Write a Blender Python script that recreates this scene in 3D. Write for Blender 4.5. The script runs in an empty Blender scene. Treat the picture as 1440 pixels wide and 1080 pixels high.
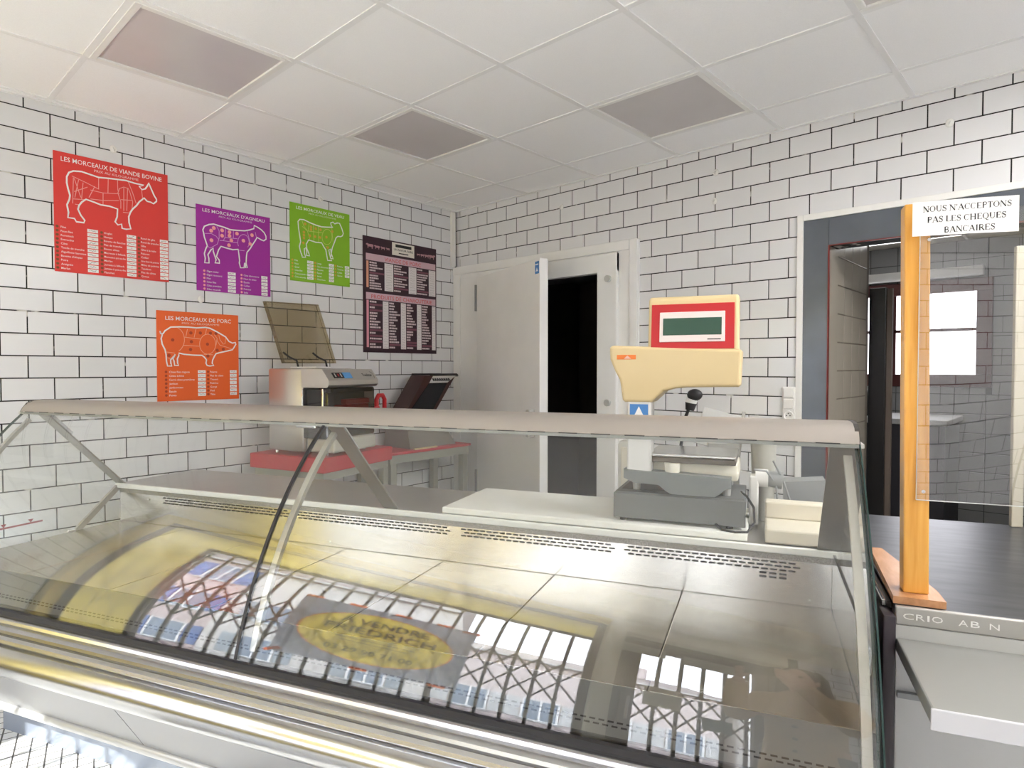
import bpy, bmesh, math, random
from mathutils import Vector, Matrix
random.seed(7)
scene = bpy.context.scene
C = scene.collection
PI = math.pi

# ------------------------------------------------------------------ camera
HC = 1.42
YAW, PITCH, FPX = -0.7458, -0.0242, 884.4
_f = Vector((math.sin(YAW) * math.cos(PITCH), math.cos(YAW) * math.cos(PITCH), math.sin(PITCH)))
_r = Vector((math.cos(YAW), -math.sin(YAW), 0))
_u = _r.cross(_f)
cam_data = bpy.data.cameras.new('camera')
cam_data.sensor_width = 36.0
cam_data.lens = FPX / 1440.0 * 36.0
cam_data.clip_start = 0.02
cam = bpy.data.objects.new('camera', cam_data)
C.objects.link(cam)
cam.matrix_world = Matrix(((_r.x, _u.x, -_f.x, 0), (_r.y, _u.y, -_f.y, 0), (_r.z, _u.z, -_f.z, HC), (0, 0, 0, 1)))
scene.camera = cam

# ------------------------------------------------------------------ sky, sun, exposure
world = bpy.data.worlds.new('sky')
scene.world = world
world.use_nodes = True
_bg = world.node_tree.nodes['Background']
_bg.inputs[0].default_value = (0.90, 0.94, 1.08, 1)
_bg.inputs[1].default_value = 7.5
sun_data = bpy.data.lights.new('sun', 'SUN')
sun_data.energy = 7.5
sun_data.angle = 0.009
sun_data.color = (1.0, 0.97, 0.92)
sun = bpy.data.objects.new('sun', sun_data)
C.objects.link(sun)
_el, _az = math.radians(42.2), math.radians(2)
_dir = Vector((math.sin(_az) * math.cos(_el), math.cos(_az) * math.cos(_el), -math.sin(_el)))
sun.rotation_euler = _dir.to_track_quat('-Z', 'Y').to_euler()
sun.location = (-2, -6, 9)
scene.view_settings.view_transform = 'Standard'
scene.view_settings.look = 'None'
scene.view_settings.gamma = 1.0
scene.view_settings.use_curve_mapping = False
scene.view_settings.exposure = 1.15
scene.cycles.use_denoising = True
scene.cycles.max_bounces = 14
scene.cycles.diffuse_bounces = 8
scene.cycles.glossy_bounces = 6
scene.cycles.transmission_bounces = 8
scene.cycles.transparent_max_bounces = 24
scene.cycles.sample_clamp_indirect = 8.0
scene.cycles.caustics_reflective = False
scene.cycles.caustics_refractive = False

# ------------------------------------------------------------------ measures of the room (metres)
DL, DR, HCEIL = 3.8297, 3.4680, 2.6924      # left wall at the far corner, right wall, ceiling
TW, TH = 0.2061, 0.1056                     # wall tile pitch
OA, ZR, OR_ = 0.0564, 2.6431, 0.1555        # tile joint offsets
GRID, GI, GJ = 0.6, 0.7236, 0.1885          # ceiling grid
PHI = -0.0474                               # the left wall is not quite square to the right one
YF = -1.25                                  # shop front
XS = 2.3                                    # side wall, out of frame
LDIR = Vector((-math.sin(PHI), -math.cos(PHI), 0))     # along the left wall, from the corner to the street
LNRM = Vector((-LDIR.y, LDIR.x, 0))                    # into the room
CORNER = Vector((-DL, DR, 0))
def LW(s, z, off=0.0):
    return CORNER + LDIR * s + LNRM * off + Vector((0, 0, z))
# display case frame: s along the case, d towards the customer
CO = Vector((-3.19317, 0.52302, 0))
CANG = math.radians(21.0926)
CU = Vector((math.cos(CANG), math.sin(CANG), 0))
CN = Vector((CU.y, -CU.x, 0))
def CW(s, d, z):
    return CO + CU * s + CN * d + Vector((0, 0, z))

# ------------------------------------------------------------------ helpers
class B:
    """collects geometry for one mesh object"""
    def __init__(self):
        self.v = []; self.f = []
    def add(self, verts, faces):
        o = len(self.v)
        self.v += [tuple(p) for p in verts]
        self.f += [tuple(i + o for i in f) for f in faces]
        return self
    def box(self, x0, x1, y0, y1, z0, z1, M=None):
        x0, x1 = sorted((x0, x1)); y0, y1 = sorted((y0, y1)); z0, z1 = sorted((z0, z1))
        vs = [Vector(p) for p in ((x0, y0, z0), (x1, y0, z0), (x1, y1, z0), (x0, y1, z0), (x0, y0, z1), (x1, y0, z1), (x1, y1, z1), (x0, y1, z1))]
        if M is not None: vs = [M @ p for p in vs]
        return self.add(vs, [(0, 3, 2, 1), (4, 5, 6, 7), (0, 1, 5, 4), (1, 2, 6, 5), (2, 3, 7, 6), (3, 0, 4, 7)])
    def bbox(self, x0, x1, y0, y1, z0, z1, r=0.004, M=None):
        """box with chamfered edges"""
        x0, x1 = sorted((x0, x1)); y0, y1 = sorted((y0, y1)); z0, z1 = sorted((z0, z1))
        r = min(r, (x1 - x0) * .45, (y1 - y0) * .45, (z1 - z0) * .45)
        bm = bmesh.new()
        bmesh.ops.create_cube(bm, size=1)
        for p in bm.verts:
            p.co = Vector((x0 + (p.co.x + .5) * (x1 - x0), y0 + (p.co.y + .5) * (y1 - y0), z0 + (p.co.z + .5) * (z1 - z0)))
        bmesh.ops.bevel(bm, geom=list(bm.edges), offset=r, segments=2, affect='EDGES', profile=0.5)
        bm.verts.index_update()
        vs = [p.co.copy() for p in bm.verts]; fs = [[q.index for q in f.verts] for f in bm.faces]
        bm.free()
        if M is not None: vs = [M @ p for p in vs]
        return self.add(vs, fs)
    def prism(self, prof, a0, a1, axis='x', M=None):
        """closed profile extruded along an axis; profile gives the other two coordinates in order"""
        n = len(prof)
        def pt(a, p):
            return {'x': (a, p[0], p[1]), 'y': (p[0], a, p[1]), 'z': (p[0], p[1], a)}[axis]
        vs = [Vector(pt(a0, p)) for p in prof] + [Vector(pt(a1, p)) for p in prof]
        if M is not None: vs = [M @ p for p in vs]
        fs = [(i, (i + 1) % n, n + (i + 1) % n, n + i) for i in range(n)]
        return self.add(vs, fs + [tuple(range(n - 1, -1, -1)), tuple(range(n, 2 * n))])
    def cyl(self, p0, p1, r0, r1=None, n=16, caps=True):
        r1 = r0 if r1 is None else r1
        p0, p1 = Vector(p0), Vector(p1)
        ax = (p1 - p0).normalized()
        t = ax.orthogonal().normalized(); b = ax.cross(t)
        vs = []
        for p, r in ((p0, r0), (p1, r1)):
            vs += [p + (t * math.cos(2 * PI * k / n) + b * math.sin(2 * PI * k / n)) * r for k in range(n)]
        fs = [(k, (k + 1) % n, n + (k + 1) % n, n + k) for k in range(n)]
        if caps: fs += [tuple(range(n - 1, -1, -1)), tuple(range(n, 2 * n))]
        return self.add(vs, fs)
    def tube(self, pts, r, n=8):
        pts = [Vector(p) for p in pts]
        rs = r if isinstance(r, (list, tuple)) else [r] * len(pts)
        rings = []; prev = None
        for i, p in enumerate(pts):
            d = (pts[min(i + 1, len(pts) - 1)] - pts[max(i - 1, 0)]).normalized()
            t = d.orthogonal().normalized() if prev is None else (prev - d * prev.dot(d)).normalized()
            prev = t; b = d.cross(t)
            rings.append([p + (t * math.cos(2 * PI * k / n) + b * math.sin(2 * PI * k / n)) * rs[i] for k in range(n)])
        vs = [q for ring in rings for q in ring]; fs = []
        for i in range(len(pts) - 1):
            fs += [(i * n + k, i * n + (k + 1) % n, (i + 1) * n + (k + 1) % n, (i + 1) * n + k) for k in range(n)]
        fs += [tuple(range(n - 1, -1, -1)), tuple(range((len(pts) - 1) * n, len(pts) * n))]
        return self.add(vs, fs)
    def ball(self, c, rx, ry=None, rz=None, nu=16, nv=10, M=None):
        ry = rx if ry is None else ry; rz = rx if rz is None else rz
        vs = []; c = Vector(c)
        for j in range(1, nv):
            a = PI * j / nv
            for i in range(nu):
                b = 2 * PI * i / nu
                vs.append(Vector((rx * math.sin(a) * math.cos(b), ry * math.sin(a) * math.sin(b), rz * math.cos(a))))
        vs += [Vector((0, 0, rz)), Vector((0, 0, -rz))]
        if M is not None: vs = [M @ p for p in vs]
        vs = [p + c for p in vs]
        fs = []
        for j in range(nv - 2):
            for i in range(nu):
                fs.append((j * nu + i, (j + 1) * nu + i, (j + 1) * nu + (i + 1) % nu, j * nu + (i + 1) % nu))
        t, bt = len(vs) - 2, len(vs) - 1
        for i in range(nu):
            fs.append((t, i, (i + 1) % nu)); fs.append((bt, (nv - 2) * nu + (i + 1) % nu, (nv - 2) * nu + i))
        return self.add(vs, fs)
    def lathe(self, prof, c=(0, 0, 0), n=24, M=None):
        vs = []; c = Vector(c)
        for r, z in prof:
            vs += [Vector((r * math.cos(2 * PI * k / n), r * math.sin(2 * PI * k / n), z)) for k in range(n)]
        if M is not None: vs = [M @ p for p in vs]
        vs = [p + c for p in vs]
        fs = [(i * n + k, i * n + (k + 1) % n, (i + 1) * n + (k + 1) % n, (i + 1) * n + k) for i in range(len(prof) - 1) for k in range(n)]
        return self.add(vs, fs)
    def mesh(self, name):
        m = bpy.data.meshes.new(name)
        m.from_pydata(self.v, [], self.f); m.update()
        return m
    def build(self, name, mat, parent=None, smooth=False, fix=True):
        m = self.mesh(name)
        if fix and len(self.f) < 60000:
            bm = bmesh.new(); bm.from_mesh(m)
            bmesh.ops.recalc_face_normals(bm, faces=list(bm.faces))
            bm.to_mesh(m); bm.free()
        return link(name, m, mat, parent, smooth)
def link(name, m, mat=None, parent=None, smooth=False):
    o = bpy.data.objects.new(name, m)
    C.objects.link(o)
    if mat is not None and not m.materials: m.materials.append(mat)
    if smooth:
        m.polygons.foreach_set('use_smooth', [True] * len(m.polygons))
        try: m.set_sharp_from_angle(angle=math.radians(38))
        except Exception: pass
    if parent is not None: o.parent = parent
    return o
def tag(o, label=None, cat=None, group=None, kind=None):
    if label: o['label'] = label
    if cat: o['category'] = cat
    if group: o['group'] = group
    if kind: o['kind'] = kind
    return o
def thing(name, label, cat, loc=(0, 0, 0), rotz=0.0, group=None, kind=None):
    o = bpy.data.objects.new(name, None); C.objects.link(o)
    o.empty_display_size = 0.1
    o.location = loc; o.rotation_euler = (0, 0, rotz)
    return tag(o, label, cat, group, kind)
def ribbon(b, pts, w, M, z=0.0, closed=False):
    """flat line of width w in the plane of M (x, y)"""
    pts = [Vector((p[0], p[1])) for p in pts]
    n = len(pts); L = []; Rr = []
    for i, p in enumerate(pts):
        a = pts[i - 1] if (i > 0 or closed) else p
        c = pts[(i + 1) % n] if (i < n - 1 or closed) else p
        d = (c - a)
        d = d.normalized() if d.length > 1e-9 else Vector((1, 0))
        nn = Vector((-d.y, d.x))
        L.append(M @ Vector((p.x + nn.x * w / 2, p.y + nn.y * w / 2, z))); Rr.append(M @ Vector((p.x - nn.x * w / 2, p.y - nn.y * w / 2, z)))
    k = n if closed else n - 1
    b.add(L + Rr, [(i, n + i, n + (i + 1) % n, (i + 1) % n) for i in range(k)])
    return b
def rect(b, x0, x1, y0, y1, M, z=0.0):
    return b.add([M @ Vector(p) for p in ((x0, y0, z), (x1, y0, z), (x1, y1, z), (x0, y1, z))], [(0, 1, 2, 3)])
def disc(b, x, y, r, M, z=0.0, n=12, ry=None):
    ry = r if ry is None else ry
    return b.add([M @ Vector((x + r * math.cos(2 * PI * k / n), y + ry * math.sin(2 * PI * k / n), z)) for k in range(n)], [tuple(range(n))])
def text_mesh(body, size=1.0, line=1.0, align='LEFT', bold=0.0, res=2, extrude=0.0):
    cu = bpy.data.curves.new('lettering', 'FONT')
    cu.body = body; cu.size = size; cu.space_line = line; cu.align_x = align; cu.resolution_u = res; cu.offset = bold; cu.extrude = extrude
    o = bpy.data.objects.new('lettering', cu); C.objects.link(o)
    bpy.context.view_layer.update()
    m = bpy.data.meshes.new_from_object(o.evaluated_get(bpy.context.evaluated_depsgraph_get()))
    vs = [v.co.copy() for v in m.vertices]; fs = [tuple(p.vertices) for p in m.polygons]
    bpy.data.objects.remove(o); bpy.data.meshes.remove(m); bpy.data.curves.remove(cu)
    return vs, fs
def put_text(b, body, x0, x1, y, h, M, z=0.0, bold=0.0, fit=True, **k):
    """text whose capitals are h high with the baseline at y, stretched to fill x0..x1"""
    vs, fs = text_mesh(body, size=1.0, bold=bold, **k)
    if not vs: return
    ax = min(v.x for v in vs); bx_ = max(v.x for v in vs)
    sy = h / 0.729
    sx = (x1 - x0) / (bx_ - ax) if fit else sy
    if not fit and x1 is not None and (bx_ - ax) * sx > (x1 - x0): sx = (x1 - x0) / (bx_ - ax)
    b.add([M @ Vector((x0 + (v.x - ax) * sx, y + v.y * sy, z + v.z * sy)) for v in vs], fs)
def poly_clip(poly, nx, ny, c):
    """keep nx*x+ny*y<=c"""
    out = []
    for i in range(len(poly)):
        p, q = poly[i], poly[(i + 1) % len(poly)]
        dp, dq = nx * p[0] + ny * p[1] - c, nx * q[0] + ny * q[1] - c
        if dp <= 0: out.append(p)
        if dp * dq < 0:
            t = dp / (dp - dq); out.append((p[0] + (q[0] - p[0]) * t, p[1] + (q[1] - p[1]) * t))
    return out
def project(P):
    d = Vector(P) - Vector((0, 0, HC)); w = d.dot(_f)
    if w < .05: return None
    return (720 + FPX * d.dot(_r) / w, 540 - FPX * d.dot(_u) / w)

# ------------------------------------------------------------------ materials
def nodes(name):
    m = bpy.data.materials.new(name); m.use_nodes = True
    nt = m.node_tree
    return m, nt, nt.nodes['Principled BSDF']
def mat(name, col, rough=0.5, metal=0.0, noise=0.0, nscale=20.0, bump=0.0, bscale=200.0, spec=0.5, emit=None, estr=0.0, stretch=None, alpha=None, coat=0.0):
    m, nt, p = nodes(name)
    c = tuple(col) + (1,) if len(col) == 3 else tuple(col)
    p.inputs['Base Color'].default_value = c
    p.inputs['Roughness'].default_value = rough
    p.inputs['Metallic'].default_value = metal
    p.inputs['Specular IOR Level'].default_value = spec
    p.inputs['Coat Weight'].default_value = coat
    if emit is not None:
        p.inputs['Emission Color'].default_value = tuple(emit) + (1,); p.inputs['Emission Strength'].default_value = estr
    tc = nt.nodes.new('ShaderNodeTexCoord')
    src = tc.outputs['Object']
    if stretch is not None:
        mp = nt.nodes.new('ShaderNodeMapping'); mp.inputs['Scale'].default_value = stretch
        nt.links.new(src, mp.inputs['Vector']); src = mp.outputs['Vector']
    if noise > 0:
        n = nt.nodes.new('ShaderNodeTexNoise'); n.inputs['Scale'].default_value = nscale; n.inputs['Detail'].default_value = 4
        nt.links.new(src, n.inputs['Vector'])
        mr = nt.nodes.new('ShaderNodeMapRange'); mr.inputs[1].default_value = .3; mr.inputs[2].default_value = .7
        mr.inputs[3].default_value = 1 - noise; mr.inputs[4].default_value = 1 + noise * .5
        nt.links.new(n.outputs['Fac'], mr.inputs[0])
        mx = nt.nodes.new('ShaderNodeMix'); mx.data_type = 'RGBA'; mx.blend_type = 'MULTIPLY'; mx.inputs[0].default_value = 1
        mx.inputs[6].default_value = c
        nt.links.new(mr.outputs[0], mx.inputs[7])
        nt.links.new(mx.outputs[2], p.inputs['Base Color'])
    if bump > 0:
        n2 = nt.nodes.new('ShaderNodeTexNoise'); n2.inputs['Scale'].default_value = bscale; n2.inputs['Detail'].default_value = 3
        nt.links.new(src, n2.inputs['Vector'])
        bp = nt.nodes.new('ShaderNodeBump'); bp.inputs['Strength'].default_value = bump; bp.inputs['Distance'].default_value = .002
        nt.links.new(n2.outputs['Fac'], bp.inputs['Height']); nt.links.new(bp.outputs['Normal'], p.inputs['Normal'])
    return m
def glass_mat(name, tint=(0.97, 0.985, 0.975), f0=0.045, rough=0.0):
    """thin architectural pane: clear transmission plus Fresnel reflection"""
    m = bpy.data.materials.new(name); m.use_nodes = True
    nt = m.node_tree; nt.nodes.clear()
    out = nt.nodes.new('ShaderNodeOutputMaterial')
    tr = nt.nodes.new('ShaderNodeBsdfTransparent'); tr.inputs[0].default_value = tuple(tint) + (1,)
    gl = nt.nodes.new('ShaderNodeBsdfGlossy'); gl.inputs['Roughness'].default_value = rough
    gl.inputs[0].default_value = (1, 1, 1, 1)
    lw = nt.nodes.new('ShaderNodeLayerWeight'); lw.inputs[0].default_value = 0.5
    pw = nt.nodes.new('ShaderNodeMath'); pw.operation = 'POWER'; pw.inputs[1].default_value = 5
    nt.links.new(lw.outputs['Facing'], pw.inputs[0])
    ma = nt.nodes.new('ShaderNodeMath'); ma.operation = 'MULTIPLY_ADD'; ma.inputs[1].default_value = 1 - f0; ma.inputs[2].default_value = f0
    nt.links.new(pw.outputs[0], ma.inputs[0])
    mx = nt.nodes.new('ShaderNodeMixShader')
    nt.links.new(ma.outputs[0], mx.inputs[0]); nt.links.new(tr.outputs[0], mx.inputs[1]); nt.links.new(gl.outputs[0], mx.inputs[2])
    nt.links.new(mx.outputs[0], out.inputs[0])
    return m
def wood_mat(name, c1, c2, scale=(2.0, 2.0, 0.35), rough=0.35, rings=9.0):
    m, nt, p = nodes(name)
    tc = nt.nodes.new('ShaderNodeTexCoord'); mp = nt.nodes.new('ShaderNodeMapping'); mp.inputs['Scale'].default_value = scale
    nt.links.new(tc.outputs['Object'], mp.inputs[0])
    n = nt.nodes.new('ShaderNodeTexNoise'); n.inputs['Scale'].default_value = rings; n.inputs['Detail'].default_value = 6; n.inputs['Distortion'].default_value = .8
    nt.links.new(mp.outputs[0], n.inputs['Vector'])
    cr = nt.nodes.new('ShaderNodeValToRGB')
    cr.color_ramp.elements[0].position = .3; cr.color_ramp.elements[0].color = tuple(c1) + (1,)
    cr.color_ramp.elements[1].position = .7; cr.color_ramp.elements[1].color = tuple(c2) + (1,)
    nt.links.new(n.outputs['Fac'], cr.inputs[0]); nt.links.new(cr.outputs[0], p.inputs['Base Color'])
    p.inputs['Roughness'].default_value = rough
    return m

def tile_mat(name, col, rough=0.12):
    """glazed tile; every tile object a shade of its own"""
    m, nt, p = nodes(name)
    oi = nt.nodes.new('ShaderNodeObjectInfo')
    tc = nt.nodes.new('ShaderNodeTexCoord')
    n = nt.nodes.new('ShaderNodeTexNoise'); n.inputs['Scale'].default_value = 9
    nt.links.new(tc.outputs['Object'], n.inputs['Vector'])
    a = nt.nodes.new('ShaderNodeMath'); a.operation = 'MULTIPLY_ADD'; a.inputs[1].default_value = .05; a.inputs[2].default_value = .95
    nt.links.new(oi.outputs['Random'], a.inputs[0])
    b2 = nt.nodes.new('ShaderNodeMath'); b2.operation = 'MULTIPLY_ADD'; b2.inputs[1].default_value = .04
    nt.links.new(n.outputs['Fac'], b2.inputs[0]); nt.links.new(a.outputs[0], b2.inputs[2])
    mx = nt.nodes.new('ShaderNodeMix'); mx.data_type = 'RGBA'; mx.blend_type = 'MULTIPLY'; mx.inputs[0].default_value = 1
    mx.inputs[6].default_value = tuple(col) + (1,)
    nt.links.new(b2.outputs[0], mx.inputs[7]); nt.links.new(mx.outputs[2], p.inputs['Base Color'])
    p.inputs['Roughness'].default_value = rough
    n2 = nt.nodes.new('ShaderNodeTexNoise'); n2.inputs['Scale'].default_value = 14; n2.inputs['Detail'].default_value = 1
    nt.links.new(tc.outputs['Object'], n2.inputs['Vector'])
    bp = nt.nodes.new('ShaderNodeBump'); bp.inputs['Strength'].default_value = .12; bp.inputs['Distance'].default_value = .002
    nt.links.new(n2.outputs['Fac'], bp.inputs['Height']); nt.links.new(bp.outputs['Normal'], p.inputs['Normal'])
    return m
def grout_mat(name, dark, light, thr=0.66):
    m, nt, p = nodes(name)
    tc = nt.nodes.new('ShaderNodeTexCoord')
    n = nt.nodes.new('ShaderNodeTexNoise'); n.inputs['Scale'].default_value = 11; n.inputs['Detail'].default_value = 3
    nt.links.new(tc.outputs['Object'], n.inputs['Vector'])
    cr = nt.nodes.new('ShaderNodeValToRGB')
    cr.color_ramp.elements[0].position = thr - .03; cr.color_ramp.elements[0].color = tuple(dark) + (1,)
    cr.color_ramp.elements[1].position = thr + .03; cr.color_ramp.elements[1].color = tuple(light) + (1,)
    nt.links.new(n.outputs['Fac'], cr.inputs[0]); nt.links.new(cr.outputs[0], p.inputs['Base Color'])
    p.inputs['Roughness'].default_value = .9
    return m

M_TILE = tile_mat('white_glazed_tile', (0.735, 0.735, 0.745), 0.16)
M_GROUT = grout_mat('black_grout', (0.012, 0.011, 0.010), (0.62, 0.60, 0.56), 0.665)
M_PANEL = mat('ceiling_panel', (0.93, 0.925, 0.925), 0.9, noise=.03, nscale=260, bump=.25, bscale=420)
M_TBAR = mat('ceiling_grid_metal', (0.84, 0.835, 0.83), 0.5)
M_DIFF = mat('lamp_diffuser', (0.60, 0.565, 0.565), 0.30, noise=.05, nscale=3)
M_WHITE = mat('white_plastic', (0.82, 0.81, 0.78), 0.4)
M_COLD = mat('cold_room_laminate', (0.84, 0.835, 0.82), 0.38, noise=.03, nscale=6)
M_DARK = mat('dark_void', (0.012, 0.011, 0.010), 0.8)
M_STEEL = mat('brushed_steel', (0.60, 0.59, 0.57), 0.27, 1.0, noise=.10, nscale=30, stretch=(1, 1, 14))
M_STEELH = mat('brushed_steel_along', (0.70, 0.69, 0.67), 0.20, 1.0, noise=.10, nscale=22, stretch=(1, 16, 16))
M_CHROME = mat('polished_aluminium', (0.80, 0.80, 0.80), 0.11, 1.0)
M_ALU = mat('satin_aluminium', (0.44, 0.42, 0.385), 0.32, 0.9)
M_CANOPY = mat('champagne_aluminium', (0.37, 0.335, 0.30), 0.42, 0.3)
M_GLASS = glass_mat('clear_glass', (0.984, 0.992, 0.985), 0.050)
M_PANE = glass_mat('window_glass', (0.97, 0.985, 0.98), 0.04)
M_GEDGE = mat('green_glass_edge', (0.025, 0.05, 0.042), 0.2)
M_PLEX = glass_mat('acrylic_sheet', (0.97, 0.97, 0.965), 0.10)
M_SMOKE = glass_mat('smoked_acrylic', (0.76, 0.71, 0.60), 0.05)
M_SMOKED = glass_mat('dark_smoked_acrylic', (0.40, 0.33, 0.27), 0.06)
M_BLACK = mat('black_rubber', (0.014, 0.013, 0.015), 0.5)
M_GREY = mat('grey_plastic', (0.27, 0.28, 0.28), 0.5)
M_LGREY = mat('light_grey_plastic', (0.50, 0.50, 0.48), 0.5)
M_CREAM = mat('cream_plastic', (0.68, 0.54, 0.30), 0.42)
M_RED = mat('red_plastic', (0.52, 0.018, 0.024), 0.4)
M_REDTOP = mat('red_cutting_board', (0.50, 0.026, 0.042), 0.5, noise=.06, nscale=12)
M_POLY = mat('white_cutting_board', (0.83, 0.83, 0.78), 0.55, noise=.03, nscale=14)
M_PAPER = mat('white_paper', (0.86, 0.85, 0.84), 0.8)
M_INK = mat('black_ink', (0.02, 0.02, 0.02), 0.7)
M_WOODP = wood_mat('varnished_pine', (0.66, 0.30, 0.045), (0.80, 0.42, 0.09), (6, 6, 0.5), 0.25)
M_WOODB = wood_mat('red_brown_wood', (0.42, 0.20, 0.09), (0.56, 0.29, 0.14), (6, 1.2, 6), 0.25)
M_BLUE = mat('blue_sticker', (0.06, 0.22, 0.55), 0.5)
M_YELW = mat('yellow_paint', (0.80, 0.62, 0.12), 0.55, noise=.08, nscale=5)
# ================================================================== THE ROOM
GAP = 0.0056
def tile_verts(w, h, t=0.008, e=0.0014):
    a, b = w / 2, h / 2
    return ([(-a, 0.0012, -b), (a, 0.0012, -b), (a, 0.0012, b), (-a, 0.0012, b),
             (-a + e, 0, -b + e), (a - e, 0, -b + e), (a - e, 0, b - e), (-a + e, 0, b - e),
             (-a, t, -b), (a, t, -b), (a, t, b), (-a, t, b)],
            [(4, 5, 6, 7), (0, 1, 5, 4), (1, 2, 6, 5), (2, 3, 7, 6), (3, 0, 4, 7), (8, 9, 1, 0), (9, 10, 2, 1), (10, 11, 3, 2), (11, 8, 0, 3)])
def cut(r, ex):
    x0, x1, z0, z1 = r; a0, a1, b0, b1 = ex
    if x1 <= a0 or x0 >= a1 or z1 <= b0 or z0 >= b1: return r
    c = [(x0, min(x1, a0), z0, z1), (max(x0, a1), x1, z0, z1), (x0, x1, max(z0, b1), z1), (x0, x1, z0, min(z1, b0))]
    c = [q for q in c if q[1] - q[0] > .008 and q[3] - q[2] > .008]
    return max(c, key=lambda q: (q[1] - q[0]) * (q[3] - q[2])) if c else None
def lay_tiles(wall, rects, frame, hidden, material, limit=300):
    """rects in wall coordinates (x to the right, z up); frame(x, z) gives the world matrix of a tile"""
    info = []
    for r in rects:
        cx, cz = (r[0] + r[1]) / 2, (r[2] + r[3]) / 2
        p = [project(frame(x, z).translation) for x, z in ((r[0], r[2]), (r[1], r[2]), (r[1], r[3]), (r[0], r[3]))]
        area = 0
        if all(p) and not hidden(cx, cz):
            xs = [min(max(q[0], 0), 1440) for q in p]; ys = [min(max(q[1], 0), 1080) for q in p]
            area = abs(sum(xs[i] * ys[(i + 1) % 4] - xs[(i + 1) % 4] * ys[i] for i in range(4))) / 2
        info.append((area, r))
    info.sort(key=lambda t: -t[0])
    cache = {}
    single = [t for t in info[:limit] if t[0] > 60]
    rest = [t for t in info if t not in single]
    for a, r in single:
        w, h = round(r[1] - r[0] - GAP, 4), round(r[3] - r[2] - GAP, 4)
        if w < .004 or h < .004: continue
        if (w, h) not in cache:
            m = bpy.data.meshes.new('tile'); v, f = tile_verts(w, h); m.from_pydata(v, [], f); m.update(); m.materials.append(material)
            cache[(w, h)] = m
        o = bpy.data.objects.new('tile', cache[(w, h)]); C.objects.link(o); o.parent = wall
        M = frame((r[0] + r[1]) / 2, (r[2] + r[3]) / 2)
        j = Matrix.Translation((0, random.uniform(-.0004, .0004), 0)) @ Matrix.Rotation(random.uniform(-.0022, .0022), 4, 'X') @ Matrix.Rotation(random.uniform(-.0022, .0022), 4, 'Z')
        o.matrix_world = M @ j
    b = B()
    for a, r in rest:
        w, h = r[1] - r[0] - GAP, r[3] - r[2] - GAP
        if w < .004 or h < .004: continue
        v, f = tile_verts(w, h); M = frame((r[0] + r[1]) / 2, (r[2] + r[3]) / 2)
        b.add([M @ Vector(p) for p in v], f)
    if b.f:
        tag(b.build('tile_field', material, wall, fix=False), kind='stuff')

# ---- left wall
POSTERS = {'red': (2.728, 2.208, 2.474, 1.893), 'purple': (2.060, 1.615, 2.351, 1.865), 'green': (1.481, 1.030, 2.480, 1.983),
           'orange': (2.275, 1.822, 1.737, 1.242), 'black': (0.920, 0.219, 2.360, 1.537)}
LLEN = (DR - YF) / math.cos(PHI)
def lmat(s, z, off=0.0):
    X, Y, T = -LDIR, -LNRM, LW(s, z, off)
    return Matrix(((X.x, Y.x, 0, T.x), (X.y, Y.y, 0, T.y), (0, 0, 1, T.z), (0, 0, 0, 1)))
b = B()
b.add([LW(-.15, -.05, -.003), LW(LLEN + .3, -.05, -.003), LW(LLEN + .3, HCEIL + .12, -.003), LW(-.15, HCEIL + .12, -.003),
       LW(-.15, -.05, -.18), LW(LLEN + .3, -.05, -.18), LW(LLEN + .3, HCEIL + .12, -.18), LW(-.15, HCEIL + .12, -.18)],
      [(0, 1, 2, 3), (7, 6, 5, 4), (0, 4, 5, 1), (1, 5, 6, 2), (2, 6, 7, 3), (3, 7, 4, 0)])
wall_left = tag(b.build('wall_left', M_GROUT), 'white metro-tiled wall with black joints carrying the meat posters', kind='structure')
rects = []
for r in range(-1, 27):
    z1 = ZR - TH * r; z0 = z1 - TH
    z1 = min(z1, HCEIL); z0 = max(z0, 0)
    if z1 - z0 < .01: continue
    off = OA + (0 if r % 2 == 0 else TW / 2) - 2 * TW
    for k in range(30):
        s0, s1 = max(off + TW * k, .004), min(off + TW * (k + 1), LLEN - .01)
        if s1 - s0 > .012: rects.append((-s1, -s0, z0, z1))
def hid_l(x, z):
    s = -x
    for (a, c, t, bt) in POSTERS.values():
        if c + .09 < s < a - .09 and bt + .05 < z < t - .05: return True
    return z < .62
lay_tiles(wall_left, rects, lambda x, z: lmat(-x, z), hid_l, M_TILE)

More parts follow.
